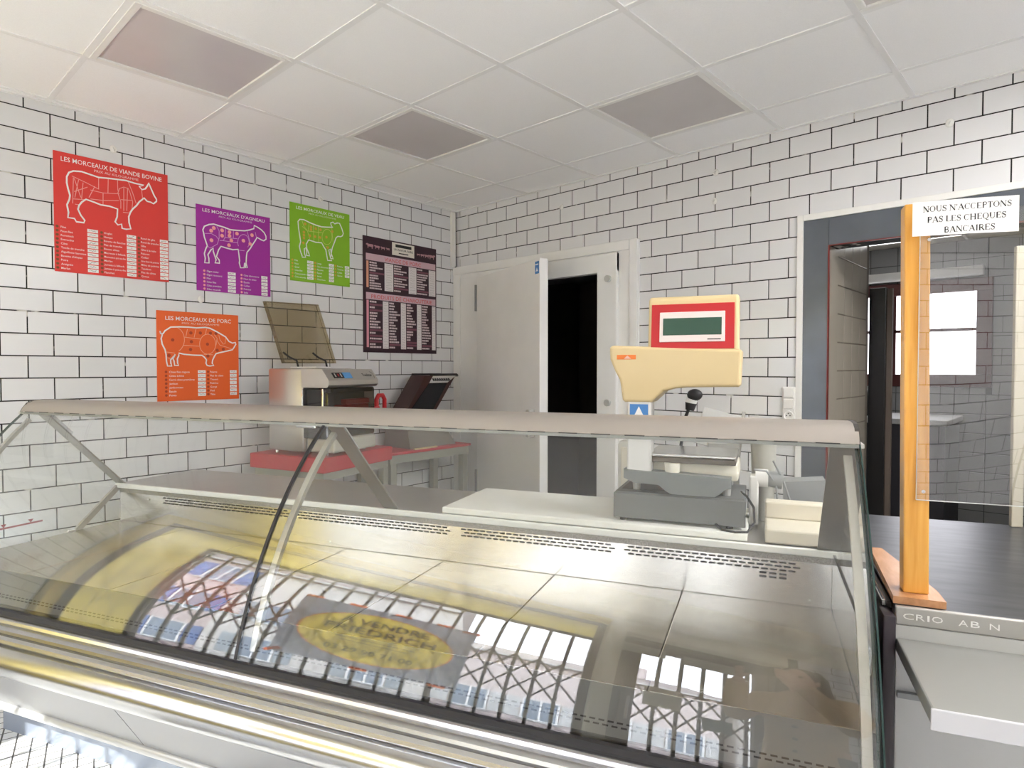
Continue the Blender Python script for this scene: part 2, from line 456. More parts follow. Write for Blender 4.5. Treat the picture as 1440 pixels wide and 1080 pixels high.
# ---- right wall, with the cold room door and the doorway
CX0, CX1, CZ1 = -DL, -2.107, 2.235              # cold room panel
DX0, DX1, DZ1 = -1.155, 0.30, 2.222             # doorway with its white border
b = B()
b.box(-DL - .1, -3.36, DR + .003, DR + .15, -.05, HCEIL + .12)
b.box(-3.36, -2.397, DR + .003, DR + .15, 2.045, HCEIL + .12)
b.box(-2.397, -1.0, DR + .003, DR + .15, -.05, HCEIL + .12)
b.box(-1.0, .15, DR + .003, DR + .15, 2.05, HCEIL + .12)
b.box(.15, XS + .15, DR + .003, DR + .15, -.05, HCEIL + .12)
wall_right = tag(b.build('wall_right', M_GROUT), 'white metro-tiled rear wall with the cold room door', kind='structure')
rects = []
for r in range(-1, 27):
    z1 = ZR - TH * r; z0 = z1 - TH
    z1 = min(z1, HCEIL); z0 = max(z0, 0)
    if z1 - z0 < .01: continue
    off = -DL + OR_ + (0 if r % 2 == 0 else TW / 2) - 2 * TW
    for k in range(34):
        x0, x1 = max(off + TW * k, -DL + .004), min(off + TW * (k + 1), XS - .01)
        q = (x0, x1, z0, z1)
        if x1 - x0 < .012: continue
        if q[1] < CX1 - .02 and q[3] < CZ1 - .02: q = None
        elif q[0] > -1.10 and q[1] < .26 and q[3] < 2.19: q = None
        for ex in ((-1.0, .15, -1, 2.05),):
            if q: q = cut(q, ex)
        if q: rects.append(q)
lay_tiles(wall_right, rects, lambda x, z: Matrix.Translation((x, DR, z)), lambda x, z: z < .62 or x > .1, M_TILE)

# ---- cold room door
door = thing('door_1', 'off-white cold room door standing ajar in its panel frame', None, (-2.98, DR, 0), kind='structure')
def dpart(name, bb, m, sm=False, par=None):
    o = bb.build(name, m, par or door, sm)
    if par is None or par is door: o.matrix_parent_inverse = Matrix.Translation((2.98, -DR, 0))
    return o
b = B()
b.box(CX0 + .002, -3.36, DR - .022, DR - .001, 0, CZ1); b.box(-2.397, CX1, DR - .022, DR - .001, 0, CZ1); b.box(-3.36, -2.397, DR - .022, DR - .001, 2.045, CZ1)
dpart('wall_panel', b, M_COLD)
b = B()
b.bbox(-3.50, -3.36, DR - .055, DR - .022, 0, 2.166, .006); b.bbox(-2.397, -2.245, DR - .055, DR - .022, 0, 2.166, .006)
b.bbox(-3.50, -2.245, DR - .0553, DR - .022, 2.045, 2.166, .006)
dpart('door_frame', b, M_COLD)
b = B()
b.bbox(-DL + .003, -3.745, DR - .03, DR - .0225, 0, CZ1 - .004, .003); b.bbox(-2.165, CX1 - .002, DR - .034, DR - .0225, 0, CZ1 + .003, .004); b.bbox(-DL + .003, -2.166, DR - .034, DR - .0225, CZ1 - .06, CZ1 + .003, .004)
dpart('edge_strip', b, M_COLD)
b = B()
b.box(-3.36, -3.355, DR - .02, DR + .16, 0, 2.045); b.box(-2.402, -2.397, DR - .02, DR + .16, 0, 2.045); b.box(-3.36, -2.397, DR - .02, DR + .16, 2.04, 2.045)
dpart('reveal', b, M_BLACK)
leafM = Matrix.Translation((-3.443, DR - .058, 0)) @ Matrix.Rotation(math.radians(-19.8), 4, 'Z')
b = B(); b.bbox(0, .963, -.062, 0, .03, 2.116, .006, leafM)
leaf = dpart('door_leaf', b, M_COLD)
b = B()
for z in (1.86, .45): b.bbox(-.012, -.003, -.075, -.050, z, z + .20, .002, leafM)
dpart('hinge', b, M_GREY)
b = B(); b.bbox(.86, .905, -.11, -.063, .98, 1.16, .01, leafM); b.bbox(.865, .90, -.15, -.11, 1.0, 1.03, .006, leafM)
dpart('door_handle', b, M_LGREY)
b = B(); b.box(.905, .955, -.0635, -.0625, 2.02, 2.098, leafM)
st = dpart('sticker', b, M_BLUE); st['label'] = 'small blue sticker'
b = B(); b.add([leafM @ Vector(p) for p in ((.915, -.0642, 2.035), (.945, -.0642, 2.035), (.93, -.0642, 2.06))], [(0, 1, 2)])
b.box(.912, .948, -.0645, -.0638, 2.075, 2.082, leafM)
dpart('sticker_print', b, M_PAPER)
b = B()
for z in (2.0, 1.2): b.cyl((-2.305, DR - .075, z), (-2.305, DR - .054, z), .022, n=16)
dpart('latch_plate', b, M_LGREY)
# dark chamber of the cold room
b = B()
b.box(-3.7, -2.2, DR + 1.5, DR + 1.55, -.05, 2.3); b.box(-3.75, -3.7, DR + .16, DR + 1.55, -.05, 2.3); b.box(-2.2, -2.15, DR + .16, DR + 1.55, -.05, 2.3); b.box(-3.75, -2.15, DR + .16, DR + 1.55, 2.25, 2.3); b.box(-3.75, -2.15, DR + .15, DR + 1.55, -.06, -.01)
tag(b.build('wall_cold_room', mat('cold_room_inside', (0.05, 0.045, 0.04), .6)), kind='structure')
b = B()
for z in (.5, .95, 1.4, 1.8):
    b.box(-2.75, -2.25, DR + .5, DR + 1.45, z, z + .02)
for y in (.52, 1.42):
    b.box(-2.78, -2.75, DR + y, DR + y + .03, 0, 1.95); 
tag(b.build('cold_room_rack', mat('dark_steel', (.10, .095, .09), .4, .6)), 'dark metal shelf rack inside the cold room', 'rack')

# ---- doorway to the back room
b = B()
b.bbox(DX0, -1.123, DR - .012, DR + .003, 0, DZ1, .003); b.bbox(-1.123, DX1, DR - .012, DR + .003, 2.19, DZ1, .003); b.bbox(.268, DX1, DR - .012, DR + .003, 0, 2.19, .003)
trim = tag(b.build('trim_1', M_WHITE), 'white border strip around the doorway', kind='structure')
M_JAMB = mat('blue_grey_lacquer', (0.115, 0.13, 0.155), .22, .25, noise=.22, nscale=3.2)
dw = thing('door_2', 'blue-grey lined doorway to the back room', None, (-.42, DR, 0), kind='structure')
def wpart(name, bb, m):
    o = bb.build(name, m, dw); o.matrix_parent_inverse = Matrix.Translation((.42, -DR, 0)); return o
b = B(); b.bbox(-1.123, -1.0, DR - .006, DR + .003, 0, 2.19, .002); wpart('jamb_panel', b, M_JAMB)
b = B(); b.bbox(-1.0, .15, DR - .006, DR + .003, 2.05, 2.19, .002); wpart('head_panel', b, M_JAMB)
b = B(); b.bbox(.15, .268, DR - .006, DR + .003, 0, 2.19, .002); wpart('jamb_panel', b, M_JAMB)
M_REDT = mat('dark_red_edge', (.16, .012, .01), .4)
b = B(); b.box(-1.003, -.996, DR - .008, DR + .006, 0, 2.05); b.box(-1.0, .15, DR - .008, DR + .006, 2.046, 2.051); wpart('edge_trim', b, M_REDT)

# ---- back room
M_BTILE = tile_mat('beige_wall_tile', (0.42, 0.375, 0.31), .2)
M_BGROUT = mat('brown_grout', (.16, .13, .10), .9)
M_GTILE = tile_mat('pale_back_room_tile', (0.33, 0.335, 0.335), .25)
M_GGROUT = mat('grey_grout', (.10, .10, .10), .9)
BY0, BY1, BCEIL = DR + .15, 6.0, 2.42
b = B(); b.box(-1.16, -1.004, BY0, 4.26, -.05, BCEIL)
wl = tag(b.build('wall_back_left', M_BGROUT), kind='structure')
P15 = .151
rs = [(x, x + P15, z, z + P15) for x in [BY0 - .02 + P15 * i for i in range(4)] for z in [.05 + P15 * j for j in range(16)]]
lay_tiles(wl, [(a, min(c, 4.258), z, min(z1, BCEIL)) for a, c, z, z1 in rs], lambda x, z: Matrix(((0, -1, 0, -1.0), (1, 0, 0, x), (0, 0, 1, z), (0, 0, 0, 1))), lambda x, z: z < .7, M_BTILE)
b = B(); b.box(-1.02, -.9975, DR + .004, BY0, 0, 2.047); tag(b.build('trim_2', M_BTILE), kind='structure')
b = B()
WX0, WX1, WZ0, WZ1 = -1.75, -.665, 1.375, 2.02
b.box(-2.2, WX0, BY1, BY1 + .2, -.05, BCEIL); b.box(WX1, 1.4, BY1, BY1 + .2, -.05, BCEIL); b.box(WX0, WX1, BY1, BY1 + .2, -.05, WZ0); b.box(WX0, WX1, BY1, BY1 + .2, WZ1, BCEIL)
wb = tag(b.build('wall_back_room', M_GGROUT), kind='structure')
rs = []
for j in range(17):
    for i in range(19):
        q = (-2.2 + .2 * i, -2.0 + .2 * i, BCEIL - .15 * (j + 1), BCEIL - .15 * j)
        q = cut(q, (WX0 - .1, WX1 + .1, WZ0 - .1, WZ1 + .1))
        if q and q[2] > 0: rs.append(q)
lay_tiles(wb, rs, lambda x, z: Matrix.Translation((x, BY1 - .003, z)), lambda x, z: not (-1.4 < x < .3 and z > .8), M_GTILE)
b = B(); b.box(1.4, 1.55, BY0, BY1 + .2, -.05, BCEIL); b.box(-2.12, -2.0, 4.2, BY1 + .2, -.05, BCEIL); b.box(-2.10, -1.16, 4.1, 4.26, -.05, BCEIL)
tag(b.build('wall_back_side', mat('pale_paint', (.38, .38, .38), .8)), kind='structure')
b = B(); b.box(-2.35, 1.55, BY0, BY1 + .2, BCEIL, BCEIL + .1)
tag(b.build('ceiling_back_room', mat('warm_white_paint', (.66, .62, .55), .8)), kind='structure')
M_WFRAME = mat('dark_red_window_frame', (.085, .016, .014), .35)
w2 = thing('window_2', 'dark red framed frosted window of the back room', None, (-1.0, BY1, WZ0), kind='structure')
def w2part(n_, bb, m):
    o = bb.build(n_, m, w2); o.matrix_parent_inverse = Matrix.Translation((1.0, -BY1, -WZ0)); return o
b = B(); b.bbox(WX0 - .09, WX1 + .10, BY1 - .03, BY1 + .05, WZ1, WZ1 + .10, .005); b.bbox(WX0 - .09, WX1 + .10, BY1 - .03, BY1 + .05, WZ0 - .10, WZ0, .005)
b.bbox(WX1, WX1 + .10, BY1 - .03, BY1 + .05, WZ0, WZ1, .005); b.bbox(WX0 - .09, WX0, BY1 - .03, BY1 + .05, WZ0, WZ1, .005)
w2part('window_frame', b, M_WFRAME)
b = B(); b.box(WX0, WX1, BY1 - .01, BY1 + .03, 1.715, 1.74); w2part('glazing_bar', b, M_WFRAME)
b = B(); b.box(-1.235, -1.205, BY1 - .01, BY1 + .03, WZ0, WZ1); w2part('glazing_bar', b, M_WFRAME)
M_FROST = mat('frosted_daylit_glass', (.9, .9, .92), .3, emit=(0.93, 0.94, 1.0), estr=2.4)
for (a, c) in ((WX0, -1.235), (-1.205, WX1)):
    for (z0, z1) in ((WZ0, 1.715), (1.74, WZ1)):
        b = B(); b.box(a, c, BY1 + .005, BY1 + .012, z0, z1); w2part('pane', b, M_FROST)
b = B(); b.bbox(-2.0, -.62, BY1 - .10, BY1 - .003, WZ1 + .115, WZ1 + .185, .006)
for k in range(4): b.box(-2.0, -.62, BY1 - .104, BY1 - .10, WZ1 + .123 + k * .016, WZ1 + .131 + k * .016)
w2part('blind_box', b, M_WHITE)
b = B()
b.bbox(-1.002, -.912, 4.27, 4.33, .0, 1.905, .004)
fr = tag(b.build('back_room_door', mat('black_lacquer', (.012, .012, .013), .25)), 'tall black door edge standing behind the doorway', 'door')
b = B(); b.box(-.912, -.885, 4.30, 4.33, 0.0, 1.90); b.build('edge_profile', mat('brown_edge', (.13, .10, .08), .5), fr)
def fluo(x, y):
    t = thing('ceiling_lamp', 'twin-tube louvre ceiling lamp of the back room, %s' % ('nearest its doorway edge' if x < -.5 else 'seen through the clear screen'), 'lamp', (x, y, BCEIL))
    b = B(); b.bbox(-.32, .32, -.32, .32, -.07, -.001, .006); b.build('housing', M_WHITE, t)
    for yy in (-.2, 0, .2):
        b = B(); b.cyl((-.29, yy, -.085), (.29, yy, -.085), .013, n=10); b.build('tube', mat('lit_tube', (.9, .9, .9), .4, emit=(1, 1, 1), estr=2.5), t)
    for xx in (-.3, 0, .3):
        b = B(); b.box(xx - .008, xx + .008, -.31, .31, -.11, -.07); b.build('louvre', M_CHROME, t)
fluo(-.95, 5.0); fluo(.05, 5.15)
b = B(); b.box(-.2, .9, 4.9, 5.85, 0, .86); b.bbox(-.22, .92, 4.88, 5.87, .86, .90, .006)
tag(b.build('steel_sink_bench', M_STEEL), 'steel bench in the back room behind the clear screen', 'bench')
bb_ = thing('back_room_bench', 'dark bench below the frosted back room window', 'bench', (-1.3, 5.55, 0))
b = B(); b.box(-.55, .55, -.3, .35, 0, 1.02); b.build('body', mat('bench_dark', (.035, .033, .04), .5), bb_)
b = B(); b.bbox(-.57, .57, -.33, .37, 1.02, 1.06, .006); b.build('top', M_LGREY, bb_)
b = B(); b.ball((0, 0, .10), .10, .10, .098); b.cyl((0, 0, 0), (0, 0, .05), .06); b.tube([(.09, 0, .13), (.15, 0, .13), (.15, 0, .05), (.09, 0, .04)], .012)
kt = tag(b.build('kettle', M_BLACK, smooth=True), 'black kettle on the bench under the back room window', 'kettle'); kt.location = (-1.28, 5.45, 1.06)

# ---- side wall and shop front
b = B(); b.box(XS + .003, XS + .18, YF - .3, DR + .15, -.05, HCEIL + .12)
ws = tag(b.build('wall_side', M_GROUT), kind='structure')
rs = []
for r in range(0, 26):
    z1 = min(ZR + TH - TH * r, HCEIL); z0 = max(ZR - TH * r, 0)
    for k in range(25):
        y0 = YF + TW * k + (TW / 2 if r % 2 else 0) - TW / 2; rs.append((max(y0, YF + .004), min(y0 + TW, DR - .004), z0, z1))
rs = [q for q in rs if q[1] - q[0] > .012]
lay_tiles(ws, rs, lambda x, z: Matrix(((0, 1, 0, XS), (-1, 0, 0, x), (0, 0, 1, z), (0, 0, 0, 1))), lambda x, z: True, M_TILE, 0)
FX0, FX1, FZ0, FZ1 = -3.56, -.44, .42, 2.26      # shop window
EX0, EX1, EZ1 = -.33, .66, 2.15                  # shop door
YO = YF - .30
M_STUC = mat('cream_wall_paint', (.74, .70, .58), .8, noise=.04, nscale=8)
b = B()
b.box(-4.0, FX0, YO, YF, -.05, 2.30); b.box(FX0, FX1, YO, YF, FZ1, 2.30); b.box(FX0, FX1, YO, YF, -.05, FZ0)
wf = tag(b.build('wall_front', M_YELW), 'yellow painted wall around the shop window', kind='structure')
b = B()
b.box(FX1, EX0, YO, YF, -.05, 2.30); b.box(EX0, EX1, YO, YF, EZ1, 2.30); b.box(-4.0, XS + .2, YO, YF, 2.30, HCEIL + .12)
tag(b.build('wall_front_head', M_STUC), kind='structure')
b = B(); b.box(EX1, XS + .2, YO, YF - .003, -.05, 2.30)
wf2 = tag(b.build('wall_front_tiled', M_GROUT), kind='structure')
rs = []
for r in range(0, 23):
    z1 = 2.30 - TH * r; z0 = max(z1 - TH, 0)
    for k in range(11):
        x0 = EX1 + .06 + TW * k - (TW / 2 if r % 2 else 0); rs.append((max(x0, EX1 + .06), min(x0 + TW, XS - .004), z0, z1))
rs = [q for q in rs if q[1] - q[0] > .012]
lay_tiles(wf2, rs, lambda x, z: Matrix(((-1, 0, 0, x), (0, -1, 0, YF), (0, 0, 1, z), (0, 0, 0, 1))), lambda x, z: True, M_TILE, 0)
# shutter box over the window
b = B(); b.bbox(-3.55, EX1 + .1, YF + .001, YF + .26, 2.32, HCEIL - .002, .01)
tag(b.build('trim_3', M_STUC), 'cream shutter box over the shop front', kind='structure')
# window and door joinery
M_FRAME = mat('brown_window_frame', (.10, .075, .055), .4)
w1 = thing('window_1', 'wide shop window with brown frame', None, ((FX0 + FX1) / 2, YF - .16, FZ0), kind='structure')
inv = Matrix.Translation((-(FX0 + FX1) / 2, -(YF - .16), -FZ0))
def w1part(n_, bb, m, sm=False):
    o = bb.build(n_, m, w1, sm); o.matrix_parent_inverse = inv; return o
yw = YF - .16
b = B(); b.bbox(FX0, FX0 + .055, yw - .03, yw + .03, FZ0, FZ1, .006); b.bbox(FX1 - .055, FX1, yw - .03, yw + .03, FZ0, FZ1, .006)
b.bbox(FX0, FX1, yw - .03, yw + .03, FZ1 - .05, FZ1, .006); b.bbox(FX0, FX1, yw - .03, yw + .03, FZ0, FZ0 + .06, .006)
w1part('window_frame', b, M_FRAME)
b = B(); b.box(FX0 + .05, FX1 - .05, yw - .003, yw + .003, FZ0 + .05, FZ1 - .045); w1part('pane', b, M_PANE)
b = B(); b.bbox(-3.115, -3.075, yw - .02, yw + .02, FZ0 + .06, 1.985, .005); b.bbox(-3.115, FX1 - .055, yw - .02, yw + .02, 1.955, 1.99, .005); w1part('glazing_bar', b, M_FRAME)
m = bpy.data.materials.new('yellow_film'); m.use_nodes = True
nt = m.node_tree; nt.nodes.clear()
out = nt.nodes.new('ShaderNodeOutputMaterial'); tr = nt.nodes.new('ShaderNodeBsdfTranslucent'); df = nt.nodes.new('ShaderNodeBsdfDiffuse'); mx = nt.nodes.new('ShaderNodeMixShader'); mx.inputs[0].default_value = .5
tc = nt.nodes.new('ShaderNodeTexCoord'); n_ = nt.nodes.new('ShaderNodeTexNoise'); n_.inputs['Scale'].default_value = 7; n_.inputs['Detail'].default_value = 5; n_.inputs['Distortion'].default_value = 1.5
cr = nt.nodes.new('ShaderNodeValToRGB'); cr.color_ramp.elements[0].color = (.66, .52, .13, 1); cr.color_ramp.elements[1].color = (.78, .65, .20, 1)
nt.links.new(tc.outputs['Object'], n_.inputs['Vector']); nt.links.new(n_.outputs['Fac'], cr.inputs[0])
for q_ in (tr, df): nt.links.new(cr.outputs[0], q_.inputs[0])
nt.links.new(tr.outputs[0], mx.inputs[1]); nt.links.new(df.outputs[0], mx.inputs[2]); nt.links.new(mx.outputs[0], out.inputs[0])
b = B(); b.add([(FX0 + .02, yw + .006, FZ0 + .03), (-3.10, yw + .006, FZ0 + .03), (-3.10, yw + .006, FZ1 - .02), (FX0 + .02, yw + .006, FZ1 - .02)], [(0, 1, 2, 3)]); o = w1part('yellow_film', b, m)
b = B(); b.add([(-3.10, yw + .006, 1.97), (FX1 - .04, yw + .006, 1.97), (FX1 - .04, yw + .006, FZ1 - .02), (-3.10, yw + .006, FZ1 - .02)], [(0, 1, 2, 3)]); o = w1part('yellow_film', b, m)
b = B(); b.bbox(FX0 + .01, FX1 - .01, yw + .03, YF + .03, FZ0 - .001, FZ0 + .022, .004); w1part('window_sill', b, M_WHITE)
d3 = thing('door_3', 'glazed brown shop door', None, ((EX0 + EX1) / 2, YF - .16, 0), kind='structure')
inv3 = Matrix.Translation((-(EX0 + EX1) / 2, -(YF - .16), 0))
def d3part(n_, bb, m, sm=False):
    o = bb.build(n_, m, d3, sm); o.matrix_parent_inverse = inv3; return o
b = B(); b.bbox(EX0, EX0 + .07, yw - .035, yw + .035, 0, EZ1, .006); b.bbox(EX1 - .07, EX1, yw - .035, yw + .035, 0, EZ1, .006); b.bbox(EX0, EX1, yw - .035, yw + .035, EZ1 - .07, EZ1, .006)
b.bbox(EX0 + .07, EX0 + .15, yw - .03, yw + .03, .02, EZ1 - .07, .006); b.bbox(EX1 - .15, EX1 - .07, yw - .03, yw + .03, .02, EZ1 - .07, .006)
b.bbox(EX0 + .15, EX1 - .15, yw - .03, yw + .03, .02, .22, .006); b.bbox(EX0 + .15, EX1 - .15, yw - .03, yw + .03, EZ1 - .16, EZ1 - .07, .006)
d3part('door_frame', b, M_FRAME)
b = B(); b.box(EX0 + .14, EX1 - .14, yw - .003, yw + .003, .2, EZ1 - .15); d3part('pane', b, M_PANE)
b = B(); b.tube([(EX0 + .11, yw + .03, .95), (EX0 + .11, yw + .08, .95), (EX0 + .11, yw + .08, 1.25), (EX0 + .11, yw + .03, 1.25)], .011); d3part('door_handle', b, M_CHROME, True)
# daylight guides in the openings
for nm, x0, x1, z0, z1 in (('shop_window', FX0, FX1, FZ0, FZ1), ('shop_door', EX0, EX1, .2, EZ1)):
    ld = bpy.data.lights.new(nm + '_portal', 'AREA'); ld.shape = 'RECTANGLE'; ld.size = x1 - x0; ld.size_y = z1 - z0
    ld.cycles.is_portal = True
    lo = bpy.data.objects.new(nm + '_portal', ld); C.objects.link(lo)
    lo.location = ((x0 + x1) / 2, YO - .02, (z0 + z1) / 2); lo.rotation_euler = (math.radians(90), 0, 0)

# ---- floor
m, nt, p = nodes('white_mosaic_floor')
tc = nt.nodes.new('ShaderNodeTexCoord'); bt = nt.nodes.new('ShaderNodeTexBrick')
bt.offset = 0; bt.inputs['Scale'].default_value = 1; bt.inputs['Brick Width'].default_value = .05; bt.inputs['Row Height'].default_value = .05; bt.inputs['Mortar Size'].default_value = .003
bt.inputs['Color1'].default_value = (.70, .70, .69, 1); bt.inputs['Color2'].default_value = (.64, .64, .63, 1); bt.inputs['Mortar'].default_value = (.05, .045, .042, 1)
mp = nt.nodes.new('ShaderNodeMapping'); mp.inputs['Rotation'].default_value = (0, 0, .25)
nt.links.new(tc.outputs['Object'], mp.inputs[0]); nt.links.new(mp.outputs[0], bt.inputs['Vector']); nt.links.new(bt.outputs['Color'], p.inputs['Base Color'])
p.inputs['Roughness'].default_value = .3
b = B(); b.box(-4.2, XS + .2, YO, DR + .15, -.08, 0); b.box(-2.35, 1.55, DR + .15, 6.2, -.08, 0)
tag(b.build('floor', m), 'white mosaic floor in front of the display case', kind='structure')

# ---- ceiling: panels between metal bars
room = [(-4.2, YF), (XS, YF), (XS, DR), (-DL, DR), (-4.2, 0)]
def in_room(poly):
    nrm = LNRM; c = -(nrm.x * CORNER.x + nrm.y * CORNER.y)
    for (nx, ny, cc) in ((-nrm.x, -nrm.y, c), (1, 0, XS), (0, 1, DR), (0, -1, -(YF + .262))):
        poly = poly_clip(poly, nx, ny, cc)
        if len(poly) < 3: return None
    return poly
b = B(); b.box(-4.2, XS + .2, YF - .3, DR + .15, HCEIL + .02, HCEIL + .14)
ceil = tag(b.build('ceiling', M_PANEL), 'white suspended ceiling of square panels', kind='structure')
LIGHTS = {(0, 1), (2, 1), (3, 3), (2, 5)}
ADDED_LIT = {(-1, 8), (1, 8), (2, 6), (2, 8)}  # panels added out of frame as fill light for the room
gx = lambda j: -DL + GJ + GRID * j
gy = lambda i: GI + GRID * i
for i in range(-4, 6):
    for j in range(-1, 12):
        g = .011
        poly = in_room([(gx(j) + g, gy(i) + g), (gx(j + 1) - g, gy(i) + g), (gx(j + 1) - g, gy(i + 1) - g), (gx(j) + g, gy(i + 1) - g)])
        if not poly: continue
        if (i, j) in LIGHTS or (i, j) in ADDED_LIT: continue
        z = HCEIL + random.uniform(0, .002)
        bb = B(); bb.prism(poly, z, z + .016, 'z')
        bb.build('ceiling_panel', M_PANEL, ceil)
def bar(poly, z=HCEIL - .003):
    poly = in_room(poly)
    if poly:
        bb = B(); bb.prism(poly, z, z + .02, 'z'); bb.build('grid_bar', M_TBAR, ceil)
for j in range(0, 11): bar([(gx(j) - .012, -4), (gx(j) + .012, -4), (gx(j) + .012, 9), (gx(j) - .012, 9)])
for i in range(-3, 6): bar([(-9, gy(i) - .012), (9, gy(i) - .012), (9, gy(i) + .012), (-9, gy(i) + .012)], HCEIL - .0025)
# wall angle along the left and right walls
bb = B()
bb.add([LW(0, HCEIL - .004, 0), LW(LLEN, HCEIL - .004, 0), LW(LLEN, HCEIL - .004, .022), LW(0, HCEIL - .004, .022), LW(0, HCEIL + .016, 0), LW(LLEN, HCEIL + .016, 0), LW(LLEN, HCEIL + .016, .022), LW(0, HCEIL + .016, .022)],
       [(3, 2, 1, 0), (4, 5, 6, 7), (0, 1, 5, 4), (1, 2, 6, 5), (2, 3, 7, 6), (3, 0, 4, 7)])
bb.build('edge_angle', M_TBAR, ceil)
bb = B(); bb.box(-DL, XS, DR - .022, DR, HCEIL - .004, HCEIL + .016); bb.build('edge_angle', M_TBAR, ceil)
where = {(0, 1): 'over the red beef poster', (2, 1): 'in front of the room corner', (3, 3): 'nearest the rear tiled wall', (2, 5): 'at the picture top edge'}
for (i, j) in sorted(LIGHTS):
    t = thing('ceiling_light', 'square grey unlit light panel set in the ceiling ' + where[(i, j)], 'light', (gx(j) + .3, gy(i) + .3, HCEIL), group='light panels in the ceiling')
    b = B()
    for (x0, x1, y0, y1) in ((-.288, .288, -.288, -.264), (-.288, .288, .264, .288), (-.288, -.264, -.264, .264), (.264, .288, -.264, .264)): b.bbox(x0, x1, y0, y1, -.006, .014, .002)
    b.build('frame', M_WHITE, t)
    b = B(); b.box(-.265, .265, -.265, .265, .002, .01); b.build('diffuser', M_DIFF, t)
M_ADDED_LIT = mat('added_fill_diffuser', (.9, .9, .88), .4, emit=(1.0, 0.985, 0.975), estr=15.0)  # glow of the added fill panels, unseen by the camera
near = {(-1, 8): 'beside the photographer', (1, 8): 'behind the till', (2, 6): 'above the till', (2, 8): 'by the side wall'}
for (i, j) in sorted(ADDED_LIT):
    t = thing('ceiling_light', 'added fill light panel in the ceiling out of frame, ' + near[(i, j)], 'light', (gx(j) + .3, gy(i) + .3, HCEIL), group='added fill panels at the till side')
    b = B()
    for (x0, x1, y0, y1) in ((-.288, .288, -.288, -.264), (-.288, .288, .264, .288), (-.288, -.264, -.264, .264), (.264, .288, -.264, .264)): b.bbox(x0, x1, y0, y1, -.006, .014, .002)
    b.build('frame', M_WHITE, t)
    b = B(); b.box(-.265, .265, -.265, .265, .002, .01); b.build('diffuser', M_ADDED_LIT, t)
# ================================================================== THE STREET (seen mirrored in the case glass)
b = B(); b.box(-30, 30, -40, YO, -.20, -.06)
m, nt, p = nodes('asphalt'); p.inputs['Base Color'].default_value = (.30, .29, .29, 1); p.inputs['Roughness'].default_value = .9
tag(b.build('floor_street', m), kind='structure')
b = B(); b.box(-30, 30, YO - 2.2, YO, -.06, -.03)
tag(b.build('floor_pavement', mat('paving', (.52, .50, .47), .9, noise=.1, nscale=3)), kind='structure')
def house(x0, x1, y, eave, ridge, wall, shutter, label, nx, floors, shop=None):
    h = thing('house', label, 'building', ((x0 + x1) / 2, y, -.06))
    w = (x1 - x0) / 2; D = 7.0
    M_S = mat('slate_roof', (.16, .12, .12), .7, noise=.1, nscale=4)
    M_W = mat('render_wall', wall, .9, noise=.04, nscale=.8)
    M_H = mat('shutter_paint', shutter, .5)
    b = B(); b.prism([(-w, 0), (w, 0), (w, eave), (-w, eave)], -D, 0, 'y'); b.build('wall', M_W, h)
    b = B(); b.prism([(-D - .3, eave), (.35, eave), (.35, eave + .15), (-D / 2, ridge), (-D - .3, eave + .15)], -w, w, 'x'); b.build('roof', M_S, h)
    b = B(); b.cyl((-w, .40, eave + .05), (w, .40, eave + .05), .07, n=8); b.build('gutter', M_LGREY, h)
    b = B(); b.bbox(w * .45, w * .45 + .6, -D / 2 - .3, -D / 2 + .3, ridge - .5, ridge + .9, .03); b.build('chimney', M_W, h)
    step = 2 * w / nx
    for fl in range(floors):
        z0 = .95 + fl * 2.75
        for k in range(nx):
            cx = -w + step * (k + .5)
            if fl == 0 and shop and k in shop: continue
            f = B()
            for (a, c, e, g) in ((-.5, .5, -.06, 0), (-.5, .5, 1.45, 1.51), (-.5, -.44, 0, 1.45), (.44, .5, 0, 1.45), (-.03, .03, 0, 1.45)):
                f.box(cx + a, cx + c, -.05, .05, z0 + e, z0 + g)
            win = f.build('window', M_WHITE, h)
            q = B(); q.box(cx - .44, cx - .03, -.01, .02, z0, z0 + 1.45); q.build('pane', mat('dark_pane', (.22, .27, .33), .08), win)
            q = B(); q.box(cx + .03, cx + .44, -.01, .02, z0, z0 + 1.45); q.build('pane', mat('dark_pane', (.22, .27, .33), .08), win)
            q = B(); q.bbox(cx - .62, cx + .62, .0, .14, z0 - .14, z0 - .06, .01); q.build('sill', M_LGREY, win)
            for sgn in (-1, 1):
                q = B(); q.bbox(cx + sgn * .53, cx + sgn * .98, .005, .05, z0, z0 + 1.45, .01)
                for l in range(6): q.box(cx + sgn * .57, cx + sgn * .94, .05, .065, z0 + .12 + l * .22, z0 + .22 + l * .22)
                q.build('shutter', M_H, h)
    if shop:
        for k in shop:
            cx = -w + step * (k + .5)
            q = B(); q.bbox(cx - .55, cx + .55, -.02, .06, 0, 2.25, .02); q.build('door', mat('blue_door', (.06, .14, .42), .4), h)
            q = B(); q.prism([(0, 2.95), (.95, 2.45), (.95, 2.38), (0, 2.88)], cx - 1.3, cx + 1.3, 'x'); q.build('awning', mat('burgundy_cloth', (.30, .05, .08), .8), h)
    return h
house(-17.5, -8.6, -15.5, 8.2, 11.5, (.62, .50, .46), (.12, .20, .42), 'tall pink rendered house with blue shutters across the street', 4, 3, (1, 2))
house(-8.5, -2.6, -15.0, 7.8, 10.6, (.66, .62, .56), (.32, .36, .38), 'tall cream house with grey shutters across the street', 2, 2)
house(-2.4, 5.1, -15.6, 5.3, 7.0, (.68, .58, .54), (.60, .60, .58), 'low pale pink house across the street', 4, 1)
house(5.5, 15.0, -15.2, 5.0, 6.6, (.64, .60, .55), (.26, .30, .22), 'low cream house with green shutters across the street', 4, 1)

